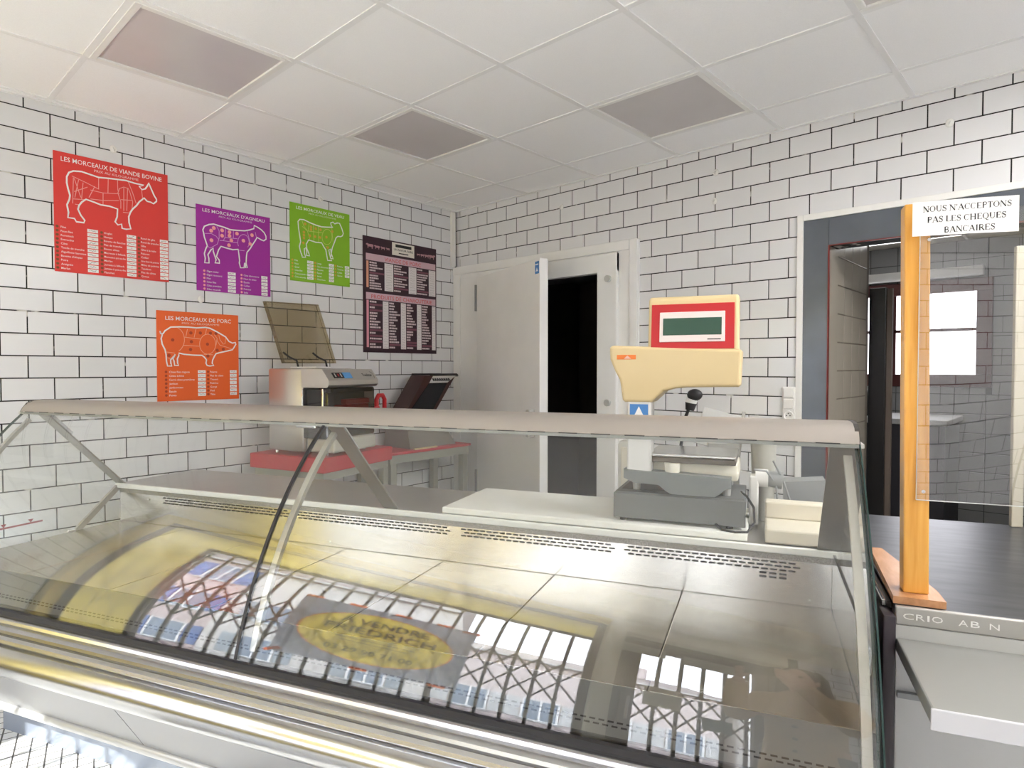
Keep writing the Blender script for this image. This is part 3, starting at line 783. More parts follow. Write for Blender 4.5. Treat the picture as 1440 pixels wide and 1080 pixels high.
# ---- folding lattice grille in front of the window and the door
M_GRILLE = mat('bronze_grille', (.12, .095, .07), .4, .5)
def grille(x0, x1, z0, z1, zl0, zl1, label):
    yg = YO + .06
    g = thing('folding_grille', label, 'grille', ((x0 + x1) / 2, yg, z0))
    n = max(2, round((x1 - x0) / .146)); st = (x1 - x0) / n; ox = -(x1 - x0) / 2
    pm = B().bbox(-.011, .011, -.012, .012, 0, z1 - z0, .002).mesh('upright'); pm.materials.append(M_GRILLE)
    for k in range(n + 1):
        o = bpy.data.objects.new('upright', pm); C.objects.link(o); o.parent = g; o.location = (ox + st * k, 0, 0)
    hh = zl1 - zl0
    for sgn in (1, -1):
        L = math.hypot(2 * st, hh)
        dm = B().box(-.008, .008, -.003, .003, 0, L).mesh('lattice_bar'); dm.materials.append(M_GRILLE)
        a = math.atan2(2 * st, hh)
        for k in range(n - 1):
            o = bpy.data.objects.new('lattice_bar', dm); C.objects.link(o); o.parent = g
            o.location = (ox + st * (k if sgn > 0 else k + 2), .014 * sgn, zl0 - z0); o.rotation_euler = (0, a * sgn, 0)
    b = B(); b.box(ox, -ox, -.015, .015, z1 - z0 - .03, z1 - z0); b.build('top_rail', M_GRILLE, g)
    b = B(); b.box(ox, -ox, -.015, .015, 0, .025); b.build('bottom_rail', M_GRILLE, g)
    return g
grille(FX0 + .02, FX1 - .02, FZ0 + .01, FZ1 - .01, .98, 1.52, 'bronze folding lattice grille outside the shop window')
grille(EX0 + .02, EX1 - .02, .03, EZ1 - .02, .98, 1.52, 'bronze folding lattice grille outside the shop door')

# ---- estate agent's board in the window: thin sheet, lettering faces the street
SX0, SX1, SZ0, SZ1 = -2.29, -1.17, .84, 1.665
m = bpy.data.materials.new('translucent_sign_sheet'); m.use_nodes = True
nt = m.node_tree; nt.nodes.clear()
out = nt.nodes.new('ShaderNodeOutputMaterial'); tr = nt.nodes.new('ShaderNodeBsdfTranslucent'); df = nt.nodes.new('ShaderNodeBsdfDiffuse'); mx = nt.nodes.new('ShaderNodeMixShader'); mx.inputs[0].default_value = .5
tc = nt.nodes.new('ShaderNodeTexCoord'); mp = nt.nodes.new('ShaderNodeMapping'); mp.inputs['Scale'].default_value = (1 / .48, 0, 1 / .335)
ln = nt.nodes.new('ShaderNodeVectorMath'); ln.operation = 'LENGTH'
cr = nt.nodes.new('ShaderNodeValToRGB'); cr.color_ramp.interpolation = 'CONSTANT'
e = cr.color_ramp.elements; e[0].position = 0; e[0].color = (.84, .64, .10, 1); e[1].position = .485; e[1].color = (.80, .22, .06, 1)
e2 = cr.color_ramp.elements.new(.5); e2.color = (.34, .34, .38, 1)
hf = nt.nodes.new('ShaderNodeMath'); hf.operation = 'MULTIPLY'; hf.inputs[1].default_value = .5
nt.links.new(tc.outputs['Object'], mp.inputs[0]); nt.links.new(mp.outputs[0], ln.inputs[0]); nt.links.new(ln.outputs['Value'], hf.inputs[0]); nt.links.new(hf.outputs[0], cr.inputs[0])
for n_ in (tr, df): nt.links.new(cr.outputs[0], n_.inputs[0])
nt.links.new(tr.outputs[0], mx.inputs[1]); nt.links.new(df.outputs[0], mx.inputs[2]); nt.links.new(mx.outputs[0], out.inputs[0])
ys = yw - .032
sg = thing('for_sale_board', "estate agent's for-sale board with a yellow oval in the shop window", 'sign', ((SX0 + SX1) / 2, ys, (SZ0 + SZ1) / 2))
hw, hh = (SX1 - SX0) / 2, (SZ1 - SZ0) / 2
b = B(); b.add([(-hw, 0, -hh), (hw, 0, -hh), (hw, 0, hh), (-hw, 0, hh)], [(0, 1, 2, 3)]); b.build('sheet', m, sg, fix=False)
MS = Matrix(((1, 0, 0, 0), (0, 0, -1, .0015), (0, 1, 0, 0), (0, 0, 0, 1)))
b = B()
put_text(b, 'A VENDRE', -.26, .30, .165, .088, MS, bold=.015)
put_text(b, 'FRIEDRICH', -.33, .36, .040, .088, MS, bold=.015)
put_text(b, '03 29 90 71 00', -.27, .27, -.225, .066, MS, bold=.015)
rect(b, -.24, .26, -.045, -.038, MS); rect(b, -.20, .22, -.085, -.078, MS)
b.build('lettering', M_INK, sg, fix=False)
m = bpy.data.materials.new('orange_tape'); m.use_nodes = True
nt = m.node_tree; nt.nodes.clear()
out = nt.nodes.new('ShaderNodeOutputMaterial'); tr = nt.nodes.new('ShaderNodeBsdfTranslucent'); df = nt.nodes.new('ShaderNodeBsdfDiffuse'); mx = nt.nodes.new('ShaderNodeMixShader'); mx.inputs[0].default_value = .4
tr.inputs[0].default_value = df.inputs[0].default_value = (.95, .20, .04, 1)
nt.links.new(tr.outputs[0], mx.inputs[1]); nt.links.new(df.outputs[0], mx.inputs[2]); nt.links.new(mx.outputs[0], out.inputs[0])
M_TAPE = m
for (x, z, a) in ((-.50, hh, .1), (-.22, hh + .01, 0), (.08, hh, 0), (.35, hh, .05), (.52, hh - .02, 0), (-hw + .02, -hh + .02, .6), (-.02, -hh, 0), (.44, -hh, -.05)):
    b = B(); b.add([(-.055, .002, -.016), (.055, .002, -.016), (.055, .002, .016), (-.055, .002, .016)], [(0, 1, 2, 3)]); o = b.build('tape_strip', M_TAPE, sg, fix=False); o.location = (x, 0, z); o.rotation_euler = (0, -a, 0)
# papers on the glass of the door
for (x, z, w_, h_, col, lab) in ((-.18, 1.97, .28, .13, (.50, .46, .40), 'grey card at the top left of the shop door glass'), (.24, 1.95, .34, .13, (.48, .45, .40), 'grey card at the top right of the shop door glass'),
                                 (-.02, 1.33, .22, .26, (.60, .56, .46), 'pale printed sheet taped to the shop door glass'), (.30, 1.12, .17, .16, (.16, .24, .26), 'dark green card low on the shop door glass')):
    b = B(); b.box(-w_ / 2, w_ / 2, -.0015, .0015, -h_ / 2, h_ / 2)
    o = tag(b.build('paper_card', mat('card_' + lab[:9].strip().replace(' ', '_'), col, .8)), lab, 'card'); o.location = (x, yw + .034, z)
# ================================================================== THE DISPLAY CASE
LC = 3.0
case = thing('display_case', 'long refrigerated butcher display case with curved glass front, empty inside', 'display case', CO, CANG)
# local frame: x = along the case, y = -d (away from the customer), z up
ARC_A, ARC_B = Vector((0.0, 1.245)), Vector((.378, .635))
_ch = (ARC_B - ARC_A).length; _al = math.radians(17.1); _R = _ch / 2 / math.sin(_al)
_t = (ARC_B - ARC_A) / _ch; _n = Vector((-_t.y, _t.x))
if _n.x > 0: _n = -_n
_cc = (ARC_A + ARC_B) / 2 + _n * _R * math.cos(_al)
_a0 = math.atan2(ARC_A.y - _cc.y, ARC_A.x - _cc.x); _a1 = math.atan2(ARC_B.y - _cc.y, ARC_B.x - _cc.x)
def arc(t, off=0.0):
    """front glass section, t 0..1 from top to bottom; off inward; returns (d, z)"""
    a = _a0 + (_a1 - _a0) * t
    return (_cc.x + (_R - off) * math.cos(a), _cc.y + (_R - off) * math.sin(a))
def glass_sheet(x0, x1, name):
    N = 40; T = .006
    t0 = -.03
    o_ = [arc(t0 + (1.012 - t0) * k / N) for k in range(N + 1)]; i_ = [arc(t0 + (1.012 - t0) * k / N, T) for k in range(N + 1)]
    g = B()
    for x in (x0, x1):
        g.v += [(x, -p[0], p[1]) for p in o_] + [(x, -p[0], p[1]) for p in i_]
    n = N + 1
    for k in range(N):
        g.f.append((k, k + 1, 2 * n + k + 1, 2 * n + k)); g.f.append((n + k + 1, n + k, 3 * n + k, 3 * n + k + 1))
    ob = g.build(name, M_GLASS, case, True)
    e = B()
    for x in (x0, x1):
        for k in range(N):
            e.add([(x, -o_[k][0], o_[k][1]), (x, -o_[k + 1][0], o_[k + 1][1]), (x, -i_[k + 1][0], i_[k + 1][1]), (x, -i_[k][0], i_[k][1])], [(0, 1, 2, 3)])
    e.build('glass_edge', M_GEDGE, ob, fix=False)
    return ob
glass_sheet(.004, 1.4975, 'front_glass'); glass_sheet(1.5025, LC - .004, 'front_glass')
b = B(); N = 30
for k in range(N):
    p, q = arc(-.03 + 1.04 * k / N, -.0008), arc(-.03 + 1.04 * (k + 1) / N, -.0008); p2, q2 = arc(-.03 + 1.04 * k / N, .007), arc(-.03 + 1.04 * (k + 1) / N, .007)
    b.add([(1.495, -p[0], p[1]), (1.505, -p[0], p[1]), (1.505, -q[0], q[1]), (1.495, -q[0], q[1]), (1.495, -p2[0], p2[1]), (1.505, -p2[0], p2[1]), (1.505, -q2[0], q2[1]), (1.495, -q2[0], q2[1])],
          [(0, 1, 2, 3), (4, 7, 6, 5), (0, 4, 5, 1), (2, 6, 7, 3), (0, 3, 7, 4), (1, 5, 6, 2)])
b.build('glass_joint', M_BLACK, case, fix=False)
# end glasses
def end_glass(x):
    prof = [arc(-.02 + 1.02 * k / 24, .008) for k in range(25)]
    poly = [(-p[0], p[1]) for p in prof] + [(.40, .66), (.40, .89), (.10, 1.252)]
    g = B(); g.prism(poly, x - .004, x + .004, 'x')
    ob = g.build('end_glass', M_GLASS, case)
    e = B(); front = [arc(-.02 + 1.02 * k / 24, .0075) for k in range(25)]
    for k in range(24):
        e.add([(x - .004, -front[k][0], front[k][1]), (x + .004, -front[k][0], front[k][1]), (x + .004, -front[k + 1][0], front[k + 1][1]), (x - .004, -front[k + 1][0], front[k + 1][1])], [(0, 1, 2, 3)])
    e.build('glass_edge', M_GEDGE, ob, fix=False)
    return ob
eg = end_glass(.004); end_glass(LC - .004)
# dark edge strip on the outer side of the right end
b = B()
fr = [arc(-.03 + 1.045 * k / 24, -.003) for k in range(25)]; fi = [arc(-.03 + 1.045 * k / 24, .010) for k in range(25)]
poly = [(-p[0], p[1]) for p in fr] + [(-p[0], p[1]) for p in reversed(fi)]
for k in range(24):
    q = [fr[k], fr[k + 1], fi[k + 1], fi[k]]
    b.add([(LC + .001, -p[0], p[1]) for p in q] + [(LC + .004, -p[0], p[1]) for p in q], [(0, 1, 2, 3), (4, 7, 6, 5), (0, 4, 5, 1), (2, 6, 7, 3)])
b.build('end_gasket', mat('dark_green_glass_edge', (.018, .045, .04), .2), case)
# fill line printed on the left end glass
b = B(); b.box(.0085, .0095, -.30, .066, .784, .791)
for y in (-.18, -.08, .02): b.add([(.0097, y - .011, .804), (.0097, y + .011, .804), (.0097, y, .790)], [(0, 1, 2)])
o = b.build('fill_mark', mat('dark_red_print', (.25, .02, .02), .5), eg, fix=False)

# canopy: rounded champagne profile with the glass hinged below it
prof = [(0.004, 1.247), (-.004, 1.262), (-.020, 1.280), (-.045, 1.289), (-.085, 1.292), (-.145, 1.290), (-.165, 1.283), (-.168, 1.268), (-.10, 1.256), (-.03, 1.246)]
b = B(); b.prism([(-d, z) for d, z in prof], -.002, LC + .002, 'x'); b.build('canopy', M_CANOPY, case, True)
b = B(); b.box(.0, LC, -.006, .012, 1.237, 1.2455); b.build('glass_clamp', mat('pale_clamp', (.24, .25, .23), .4, .2), case)
b = B()
for k in range(33): b.box(.03 + k * .09, .03 + k * .09 + .052, -.0075, -.0058, 1.2455, 1.2478)
tag(b.build('clamp_gap', M_BLACK, case), kind='stuff')
M_CAP = mat('dark_cap', (.05, .045, .04), .4)
for x in (0.0, LC):
    b = B(); b.prism([(-d * 1.02, z + (.001 if z > 1.27 else -.001)) for d, z in prof], x - .006, x + .004, 'x'); b.build('canopy_end_cap', M_CAP, case)
# struts: front post follows the glass, rear post runs down to the worktop
def strut(x, dx=0.0):
    g = B(); pts = [arc(.02 + .95 * k / 20, .022) for k in range(21)]; pin = [arc(.02 + .95 * k / 20, .036) for k in range(21)]
    for k in range(20):
        q = [pts[k], pts[k + 1], pin[k + 1], pin[k]]
        g.add([(x + dx - .008, -p[0], p[1]) for p in q] + [(x + dx + .010, -p[0], p[1]) for p in q], [(0, 1, 2, 3), (7, 6, 5, 4), (0, 4, 5, 1), (2, 6, 7, 3)])
    g.build('front_post', mat('pale_post', (.48, .46, .41), .35, .5), case)
    g = B()
    M = Matrix.Translation((x, 0, 0))
    p0, p1 = Vector((0, .06, 1.246)), Vector((0, .41, .887))
    d = (p1 - p0).normalized(); nn = Vector((0, -d.z, d.y))
    for (w0, w1, hx) in ((-.003, .003, .030),):
        vs = []
        for pp in (p0, p1):
            for sx, sn in ((-hx, w0), (hx, w0), (hx, w1), (-hx, w1)): vs.append(M @ (pp + Vector((sx, 0, 0)) + nn * sn))
        g.add(vs, [(0, 1, 2, 3), (7, 6, 5, 4), (0, 4, 5, 1), (1, 5, 6, 2), (2, 6, 7, 3), (3, 7, 4, 0)])
    g.build('rear_post', M_ALU, case)
    g = B()
    q0, q1 = p0 + nn * .012, p0 + d * .16 + nn * .012
    g.add([M @ (pp + Vector((sx, 0, 0)) + nn * sn) for pp in (q0, q1) for sx, sn in ((-.016, -.008), (.016, -.008), (.016, .008), (-.016, .008))],
          [(0, 1, 2, 3), (7, 6, 5, 4), (0, 4, 5, 1), (1, 5, 6, 2), (2, 6, 7, 3), (3, 7, 4, 0)])
    g.build('hinge_arm', M_CHROME, case)
    g = B(); g.bbox(x - .035, x + .035, .0, .075, 1.236, 1.2465, .002); g.build('bracket', M_LGREY, case)
strut(.012, .02); strut(1.485, .045); strut(LC - .022)
# worktop and body
b = B(); b.bbox(-.005, LC + .005, .395, .84, .866, .886, .004); b.build('worktop', mat('worktop_steel', (.50, .48, .46), .30, .85, noise=.06, nscale=5), case)
b = B(); b.bbox(.0, LC, .389, .404, .868, .8895, .003); b.build('worktop_edge', mat('white_edge_profile', (.84, .84, .80), .3), case)
b = B(); b.box(.012, LC - .012, .405, .42, .70, .866); bp_ = b.build('back_panel', M_STEELH, case)
b = B(); b.box(.012, LC - .012, .4035, .405, .846, .866); b.build('mesh_strip', mat('fine_perforated_strip', (.34, .32, .29), .5, .6, noise=.5, nscale=420), case)
b = B()
for row in range(3):
    for k in range(103):
        x = .30 + k * .0253 + (.0125 if row % 2 else 0)
        if abs(x - 1.02) < .02 or abs(x - 1.76) < .02 or abs(x - 2.36) < .015: continue
        z = .8385 - row * .0115
        b.add([(x - .0085, .4028, z - .0026), (x + .0085, .4028, z - .0026), (x + .0105, .4028, z), (x + .0085, .4028, z + .0026), (x - .0085, .4028, z + .0026), (x - .0105, .4028, z)], [(0, 1, 2, 3, 4, 5)])
for row in range(2):
    for k in range(3): b.add([(2.80 + k * .028 + dx, .4028, .803 - row * .0115 + dz) for dx, dz in ((-.01, -.003), (.01, -.003), (.01, .003), (-.01, .003))], [(0, 1, 2, 3)])
tag(b.build('vent_slots', M_BLACK, bp_, fix=False), kind='stuff')
b = B()
for x in (2.93, 2.06, 1.2, .2):
    for z in (.73, .825): b.cyl((x, .4015, z), (x, .4045, z), .005, n=10)
b.build('screws', M_CHROME, bp_)
b = B(); b.box(LC - .012, LC - .008, -.26, .40, .65, .88); b.build('inner_end_panel', mat('dark_mirror_steel', (.30, .30, .30), .12, 1.0), case)
b = B()
p0, p1 = Vector((.004, .405, .878)), Vector((.004, .205, .712)); dd = (p1 - p0).normalized(); n_ = Vector((0, -dd.z, dd.y))
for x0, x1, w0, w1 in ((-.002, .012, -.012, .012),):
    b.add([pp + Vector((sx, 0, 0)) + n_ * sn for pp in (p0, p1) for sx, sn in ((x0, w0), (x1, w0), (x1, w1), (x0, w1))], [(0, 1, 2, 3), (7, 6, 5, 4), (0, 4, 5, 1), (1, 5, 6, 2), (2, 6, 7, 3), (3, 7, 4, 0)])
b.build('end_strip', M_ALU, case)
b = B(); b.box(-.002, .012, -.36, .40, .640, .7); b.build('end_rail', mat('end_rail_steel', (.42, .42, .42), .25, .9), case)
b = B(); b.bbox(-.003, .014, .165, .200, .700, .722, .003); b.build('glass_clip', M_CHROME, case)
# display deck of seven trays
for k in range(7):
    x0, x1 = .012 + .4253 * k, .012 + .4253 * (k + 1)
    b = B(); b.bbox(x0 + .0012, x1 - .0012, -.262, .402, .700, .7145, .002); b.build('deck_tray', mat('deck_steel', (.42, .385, .335), .22, .9, noise=.05, nscale=6), case)
b = B(); b.box(.012, LC - .012, -.25, .39, .655, .695); b.build('deck_base', M_BLACK, case)
# front air grille
b = B(); b.prism([(-.264, .7145), (-.362, .655), (-.362, .649), (-.264, .7085)], .012, LC - .012, 'x'); gp = b.build('air_grille', mat('grille_steel', (.20, .20, .20), .3, .8), case)
b = B()
sl = (.7145 - .655) / (.362 - .264)
for row in range(2):
    for k in range(146):
        x = .04 + k * .020 + (.010 if row % 2 else 0); y = -.336 - row * .008
        zz = .7145 + (y + .264) * sl + .0006
        b.add([(x - .0065, y - .0017, zz - .0017 * sl), (x + .0065, y - .0017, zz - .0017 * sl), (x + .0065, y + .0017, zz + .0017 * sl), (x - .0065, y + .0017, zz + .0017 * sl)], [(0, 1, 2, 3)])
tag(b.build('grille_slots', M_BLACK, gp, fix=False), kind='stuff')
# bottom gasket and bumper rails
b = B(); b.prism([(-.360, .628), (-.392, .628), (-.395, .640), (-.386, .648), (-.372, .648), (-.362, .640)], 0, LC, 'x'); b.build('glass_gasket', M_BLACK, case)
ra = [(.360, .628), (.394, .634), (.404, .629), (.407, .621), (.404, .615), (.418, .6165), (.427, .611), (.428, .602), (.424, .597), (.434, .598), (.443, .592), (.445, .583), (.441, .577), (.36, .577)]
b = B(); b.prism([(-d, z) for d, z in ra], -.004, LC + .004, 'x'); b.build('stepped_rail', mat('rail_aluminium', (.52, .515, .51), .24, 1.0), case, True)
bu = [(.36, .577)] + [(.405 + .062 * math.sin(math.radians(a)), .520 + .056 * math.cos(math.radians(a))) for a in range(20, 165, 9)] + [(.405, .463), (.36, .463)]
b = B(); b.prism([(-d, z) for d, z in bu], -.004, LC + .004, 'x'); b.build('bumper', mat('bumper_aluminium', (.42, .42, .43), .22, 1.0), case, True)
b = B(); b.prism([(-.388, .464), (-.405, .464), (-.405, .458), (-.388, .456)], -.004, LC + .004, 'x'); b.build('bumper_shadow_strip', M_GREY, case)
# lower front panel, foot tube and kick plate
for (x0, x1) in ((0, .998), (1.002, 1.998), (2.002, LC)):
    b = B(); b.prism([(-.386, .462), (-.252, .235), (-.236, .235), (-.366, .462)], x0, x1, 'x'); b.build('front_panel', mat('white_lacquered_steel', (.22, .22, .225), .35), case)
b = B(); b.cyl((0, -.246, .222), (LC, -.246, .222), .017, n=16); b.build('foot_tube', mat('pale_tube', (.42, .42, .42), .3, .4), case, True)
b = B(); b.box(.02, LC - .02, -.100, -.085, 0, .215); b.build('kick_plate', mat('slate_blue_kick', (.24, .27, .33), .25, .4), case)
b = B(); b.box(.01, LC - .01, .421, .82, .0, .864); b.box(.015, LC - .015, -.235, .395, .216, .64); b.box(.03, LC - .03, -.084, .39, 0, .22); b.build('carcass', mat('case_carcass', (.34, .34, .33), .5), case)
# ================================================================== POSTERS
ANIMALS = {
    'cow': ([(0.159,0.141),(0.225,0.132),(0.311,0.144),(0.367,0.152),(0.437,0.144),(0.527,0.136),(0.606,0.13),(0.687,0.139),(0.769,0.14),(0.725,0.159),(0.752,0.183),(0.783,0.169),(0.804,0.136),(0.816,0.109),(0.828,0.138),(0.846,0.175),(0.866,0.216),(0.887,0.245),(0.887,0.265),(0.858,0.291),(0.83,0.282),(0.799,0.28),(0.768,0.254),(0.756,0.269),(0.726,0.296),(0.698,0.337),(0.663,0.373),(0.642,0.406),(0.626,0.449),(0.628,0.501),(0.643,0.555),(0.6,0.565),(0.564,0.561),(0.561,0.525),(0.528,0.537),(0.504,0.514),(0.522,0.466),(0.527,0.397),(0.458,0.385),(0.382,0.386),(0.32,0.372),(0.258,0.361),(0.224,0.389),(0.2,0.424),(0.191,0.457),(0.213,0.504),(0.245,0.543),(0.237,0.564),(0.176,0.565),(0.161,0.54),(0.109,0.541),(0.114,0.496),(0.103,0.435),(0.123,0.385),(0.128,0.35),(0.113,0.297),(0.104,0.249),(0.105,0.2),(0.123,0.161),(0.159,0.141)],
        [[(0.146,0.185),(0.26,0.218),(0.369,0.254)],[(0.158,0.195),(0.149,0.415)],[(0.367,0.156),(0.365,0.254)],[(0.449,0.148),(0.445,0.271)],[(0.53,0.138),(0.532,0.235)],[(0.626,0.138),(0.665,0.229),(0.695,0.317)],[(0.296,0.274),(0.403,0.279),(0.545,0.259)],[(0.295,0.351),(0.402,0.344),(0.54,0.321)],[(0.403,0.279),(0.401,0.389)],[(0.334,0.235),(0.283,0.34)],[(0.155,0.376),(0.258,0.364)],[(0.167,0.418),(0.203,0.418)],[(0.532,0.255),(0.546,0.213),(0.585,0.192),(0.625,0.197),(0.642,0.234)],[(0.532,0.255),(0.557,0.329),(0.556,0.388)],[(0.642,0.234),(0.664,0.309),(0.656,0.377)],[(0.585,0.199),(0.582,0.403)],[(0.619,0.199),(0.609,0.399)],[(0.557,0.309),(0.657,0.297)],[(0.748,0.187),(0.756,0.266)],[(0.575,0.417),(0.629,0.415)],[(0.164,0.2),(0.216,0.353)],[(0.2,0.205),(0.167,0.362)],[(0.236,0.223),(0.222,0.364)],[(0.162,0.313),(0.272,0.254)]],
        []),
    'lamb': ([(0.223,0.203),(0.162,0.217),(0.102,0.247),(0.082,0.292),(0.093,0.331),(0.1,0.372),(0.122,0.431),(0.136,0.47),(0.116,0.508),(0.098,0.566),(0.109,0.62),(0.101,0.673),(0.156,0.669),(0.154,0.614),(0.142,0.574),(0.181,0.513),(0.212,0.488),(0.211,0.523),(0.233,0.583),(0.248,0.623),(0.232,0.658),(0.291,0.656),(0.287,0.619),(0.252,0.581),(0.28,0.5),(0.312,0.453),(0.39,0.464),(0.469,0.472),(0.542,0.458),(0.552,0.522),(0.561,0.593),(0.556,0.622),(0.572,0.679),(0.621,0.673),(0.63,0.614),(0.643,0.612),(0.642,0.671),(0.667,0.668),(0.65,0.612),(0.655,0.538),(0.664,0.479),(0.706,0.429),(0.749,0.365),(0.783,0.316),(0.809,0.275),(0.869,0.296),(0.903,0.303),(0.938,0.279),(0.938,0.242),(0.913,0.201),(0.87,0.17),(0.822,0.148),(0.768,0.132),(0.765,0.172),(0.701,0.199),(0.634,0.218),(0.536,0.229),(0.44,0.236),(0.362,0.22),(0.284,0.211),(0.223,0.203)],
        [[(0.261,0.222),(0.291,0.273),(0.29,0.358),(0.266,0.432),(0.174,0.493),(0.144,0.476)],[(0.108,0.329),(0.191,0.319),(0.252,0.342),(0.282,0.373)],[(0.377,0.232),(0.368,0.34)],[(0.48,0.233),(0.479,0.331)],[(0.344,0.381),(0.535,0.38)],[(0.36,0.341),(0.535,0.33)],[(0.297,0.385),(0.344,0.381),(0.368,0.34)],[(0.548,0.418),(0.541,0.4),(0.538,0.381),(0.539,0.36),(0.543,0.34),(0.551,0.32),(0.562,0.303),(0.575,0.288),(0.59,0.277),(0.607,0.269),(0.624,0.266),(0.641,0.268),(0.657,0.274),(0.671,0.284),(0.682,0.298),(0.69,0.315),(0.695,0.334),(0.696,0.354),(0.693,0.375),(0.686,0.395),(0.676,0.414)],[(0.534,0.467),(0.631,0.464)],[(0.667,0.209),(0.715,0.37)],[(0.784,0.213),(0.801,0.284)]],
        [(0.222,0.249),(0.188,0.286),(0.33,0.26),(0.329,0.324),(0.427,0.267),(0.427,0.31),(0.528,0.269),(0.451,0.363),(0.419,0.425),(0.19,0.398),(0.616,0.343),(0.737,0.257),(0.71,0.37)]),
    'calf': ([(0.155,0.203),(0.127,0.235),(0.136,0.325),(0.153,0.414),(0.166,0.488),(0.146,0.552),(0.161,0.611),(0.188,0.669),(0.188,0.684),(0.245,0.68),(0.227,0.634),(0.223,0.573),(0.246,0.554),(0.265,0.613),(0.255,0.653),(0.309,0.654),(0.294,0.617),(0.265,0.567),(0.256,0.507),(0.295,0.447),(0.411,0.462),(0.51,0.456),(0.54,0.499),(0.579,0.541),(0.599,0.634),(0.608,0.677),(0.68,0.672),(0.659,0.642),(0.64,0.581),(0.63,0.535),(0.661,0.515),(0.67,0.593),(0.659,0.642),(0.706,0.645),(0.69,0.615),(0.67,0.577),(0.691,0.495),(0.733,0.409),(0.754,0.358),(0.786,0.33),(0.838,0.327),(0.87,0.309),(0.885,0.275),(0.86,0.214),(0.819,0.148),(0.777,0.15),(0.735,0.169),(0.705,0.15),(0.664,0.168),(0.674,0.203),(0.704,0.219),(0.612,0.233),(0.512,0.244),(0.413,0.236),(0.317,0.22),(0.221,0.197),(0.155,0.203)],
        [[(0.193,0.217),(0.221,0.281),(0.277,0.334),(0.315,0.437)],[(0.307,0.225),(0.287,0.333)],[(0.374,0.242),(0.382,0.45)],[(0.453,0.245),(0.461,0.455)],[(0.287,0.333),(0.521,0.321)],[(0.687,0.352),(0.682,0.385),(0.67,0.415),(0.65,0.441),(0.626,0.459),(0.6,0.467),(0.574,0.466),(0.551,0.455),(0.532,0.434),(0.521,0.408),(0.517,0.377),(0.521,0.344),(0.533,0.314),(0.552,0.289),(0.576,0.27),(0.602,0.261),(0.628,0.262),(0.652,0.273),(0.671,0.293),(0.683,0.321),(0.687,0.352)],[(0.192,0.286),(0.277,0.334)],[(0.58,0.494),(0.63,0.495)],[(0.684,0.225),(0.702,0.414)]],
        [(0.24,0.248),(0.335,0.271),(0.335,0.307),(0.413,0.283),(0.492,0.286),(0.22,0.358),(0.219,0.397),(0.219,0.435),(0.315,0.39),(0.402,0.39),(0.481,0.39),(0.591,0.369),(0.209,0.498),(0.693,0.279),(0.61,0.506)]),
    'pig': ([(0.038,0.226),(0.044,0.254),(0.072,0.254),(0.095,0.221),(0.159,0.179),(0.263,0.171),(0.369,0.169),(0.463,0.174),(0.573,0.163),(0.629,0.17),(0.714,0.206),(0.828,0.263),(0.872,0.315),(0.916,0.334),(0.958,0.326),(0.963,0.346),(0.938,0.386),(0.915,0.414),(0.856,0.428),(0.754,0.45),(0.703,0.464),(0.681,0.497),(0.66,0.537),(0.652,0.576),(0.673,0.602),(0.623,0.608),(0.589,0.602),(0.575,0.576),(0.582,0.537),(0.555,0.505),(0.527,0.486),(0.418,0.485),(0.311,0.477),(0.252,0.465),(0.248,0.497),(0.232,0.528),(0.234,0.578),(0.244,0.603),(0.199,0.603),(0.193,0.554),(0.18,0.529),(0.207,0.479),(0.187,0.504),(0.154,0.542),(0.156,0.579),(0.166,0.61),(0.118,0.61),(0.106,0.554),(0.102,0.48),(0.092,0.431),(0.061,0.37),(0.05,0.309),(0.063,0.266),(0.044,0.255)],
        [[(0.235,0.18),(0.248,0.186),(0.26,0.194),(0.272,0.203),(0.283,0.214),(0.292,0.226),(0.3,0.239),(0.307,0.253),(0.312,0.268),(0.315,0.284),(0.317,0.3),(0.318,0.317),(0.316,0.333),(0.313,0.349),(0.308,0.365),(0.302,0.38),(0.294,0.394),(0.285,0.408),(0.275,0.42),(0.264,0.431),(0.251,0.44)],[(0.111,0.455),(0.207,0.466)],[(0.7,0.353),(0.695,0.389),(0.68,0.422),(0.657,0.449),(0.628,0.466),(0.597,0.472),(0.566,0.467),(0.539,0.451),(0.517,0.426),(0.503,0.394),(0.499,0.358),(0.504,0.322),(0.519,0.29),(0.541,0.263),(0.569,0.246),(0.6,0.239),(0.631,0.243),(0.659,0.259),(0.682,0.284),(0.696,0.317),(0.7,0.353)],[(0.355,0.192),(0.334,0.281)],[(0.456,0.191),(0.434,0.284)],[(0.587,0.181),(0.572,0.246)],[(0.321,0.285),(0.516,0.3)],[(0.3,0.376),(0.494,0.382)],[(0.742,0.247),(0.755,0.299),(0.798,0.35),(0.82,0.343),(0.831,0.27)],[(0.712,0.3),(0.755,0.364),(0.856,0.388),(0.915,0.407)],[(0.685,0.242),(0.72,0.287),(0.704,0.366)],[(0.548,0.473),(0.667,0.478)],[(0.11,0.517),(0.154,0.529)]],
        [(0.18,0.32),(0.395,0.234),(0.51,0.23),(0.4,0.333),(0.389,0.422),(0.596,0.356),(0.635,0.227),(0.706,0.228),(0.136,0.492),(0.797,0.41),(0.718,0.424),(0.6,0.492)]),
}
I4 = Matrix.Identity(4)
def wall_frame(s, z, off):
    X, O_ = -LDIR, LW(s, z, off)
    return Matrix(((X.x, 0, LNRM.x, O_.x), (X.y, 0, LNRM.y, O_.y), (0, 1, 0, O_.z), (0, 0, 0, 1)))
M_WPRINT = mat('white_print', (.86, .84, .82), .6)
M_SCRIB = mat('pen_ink', (.10, .10, .11), .7)
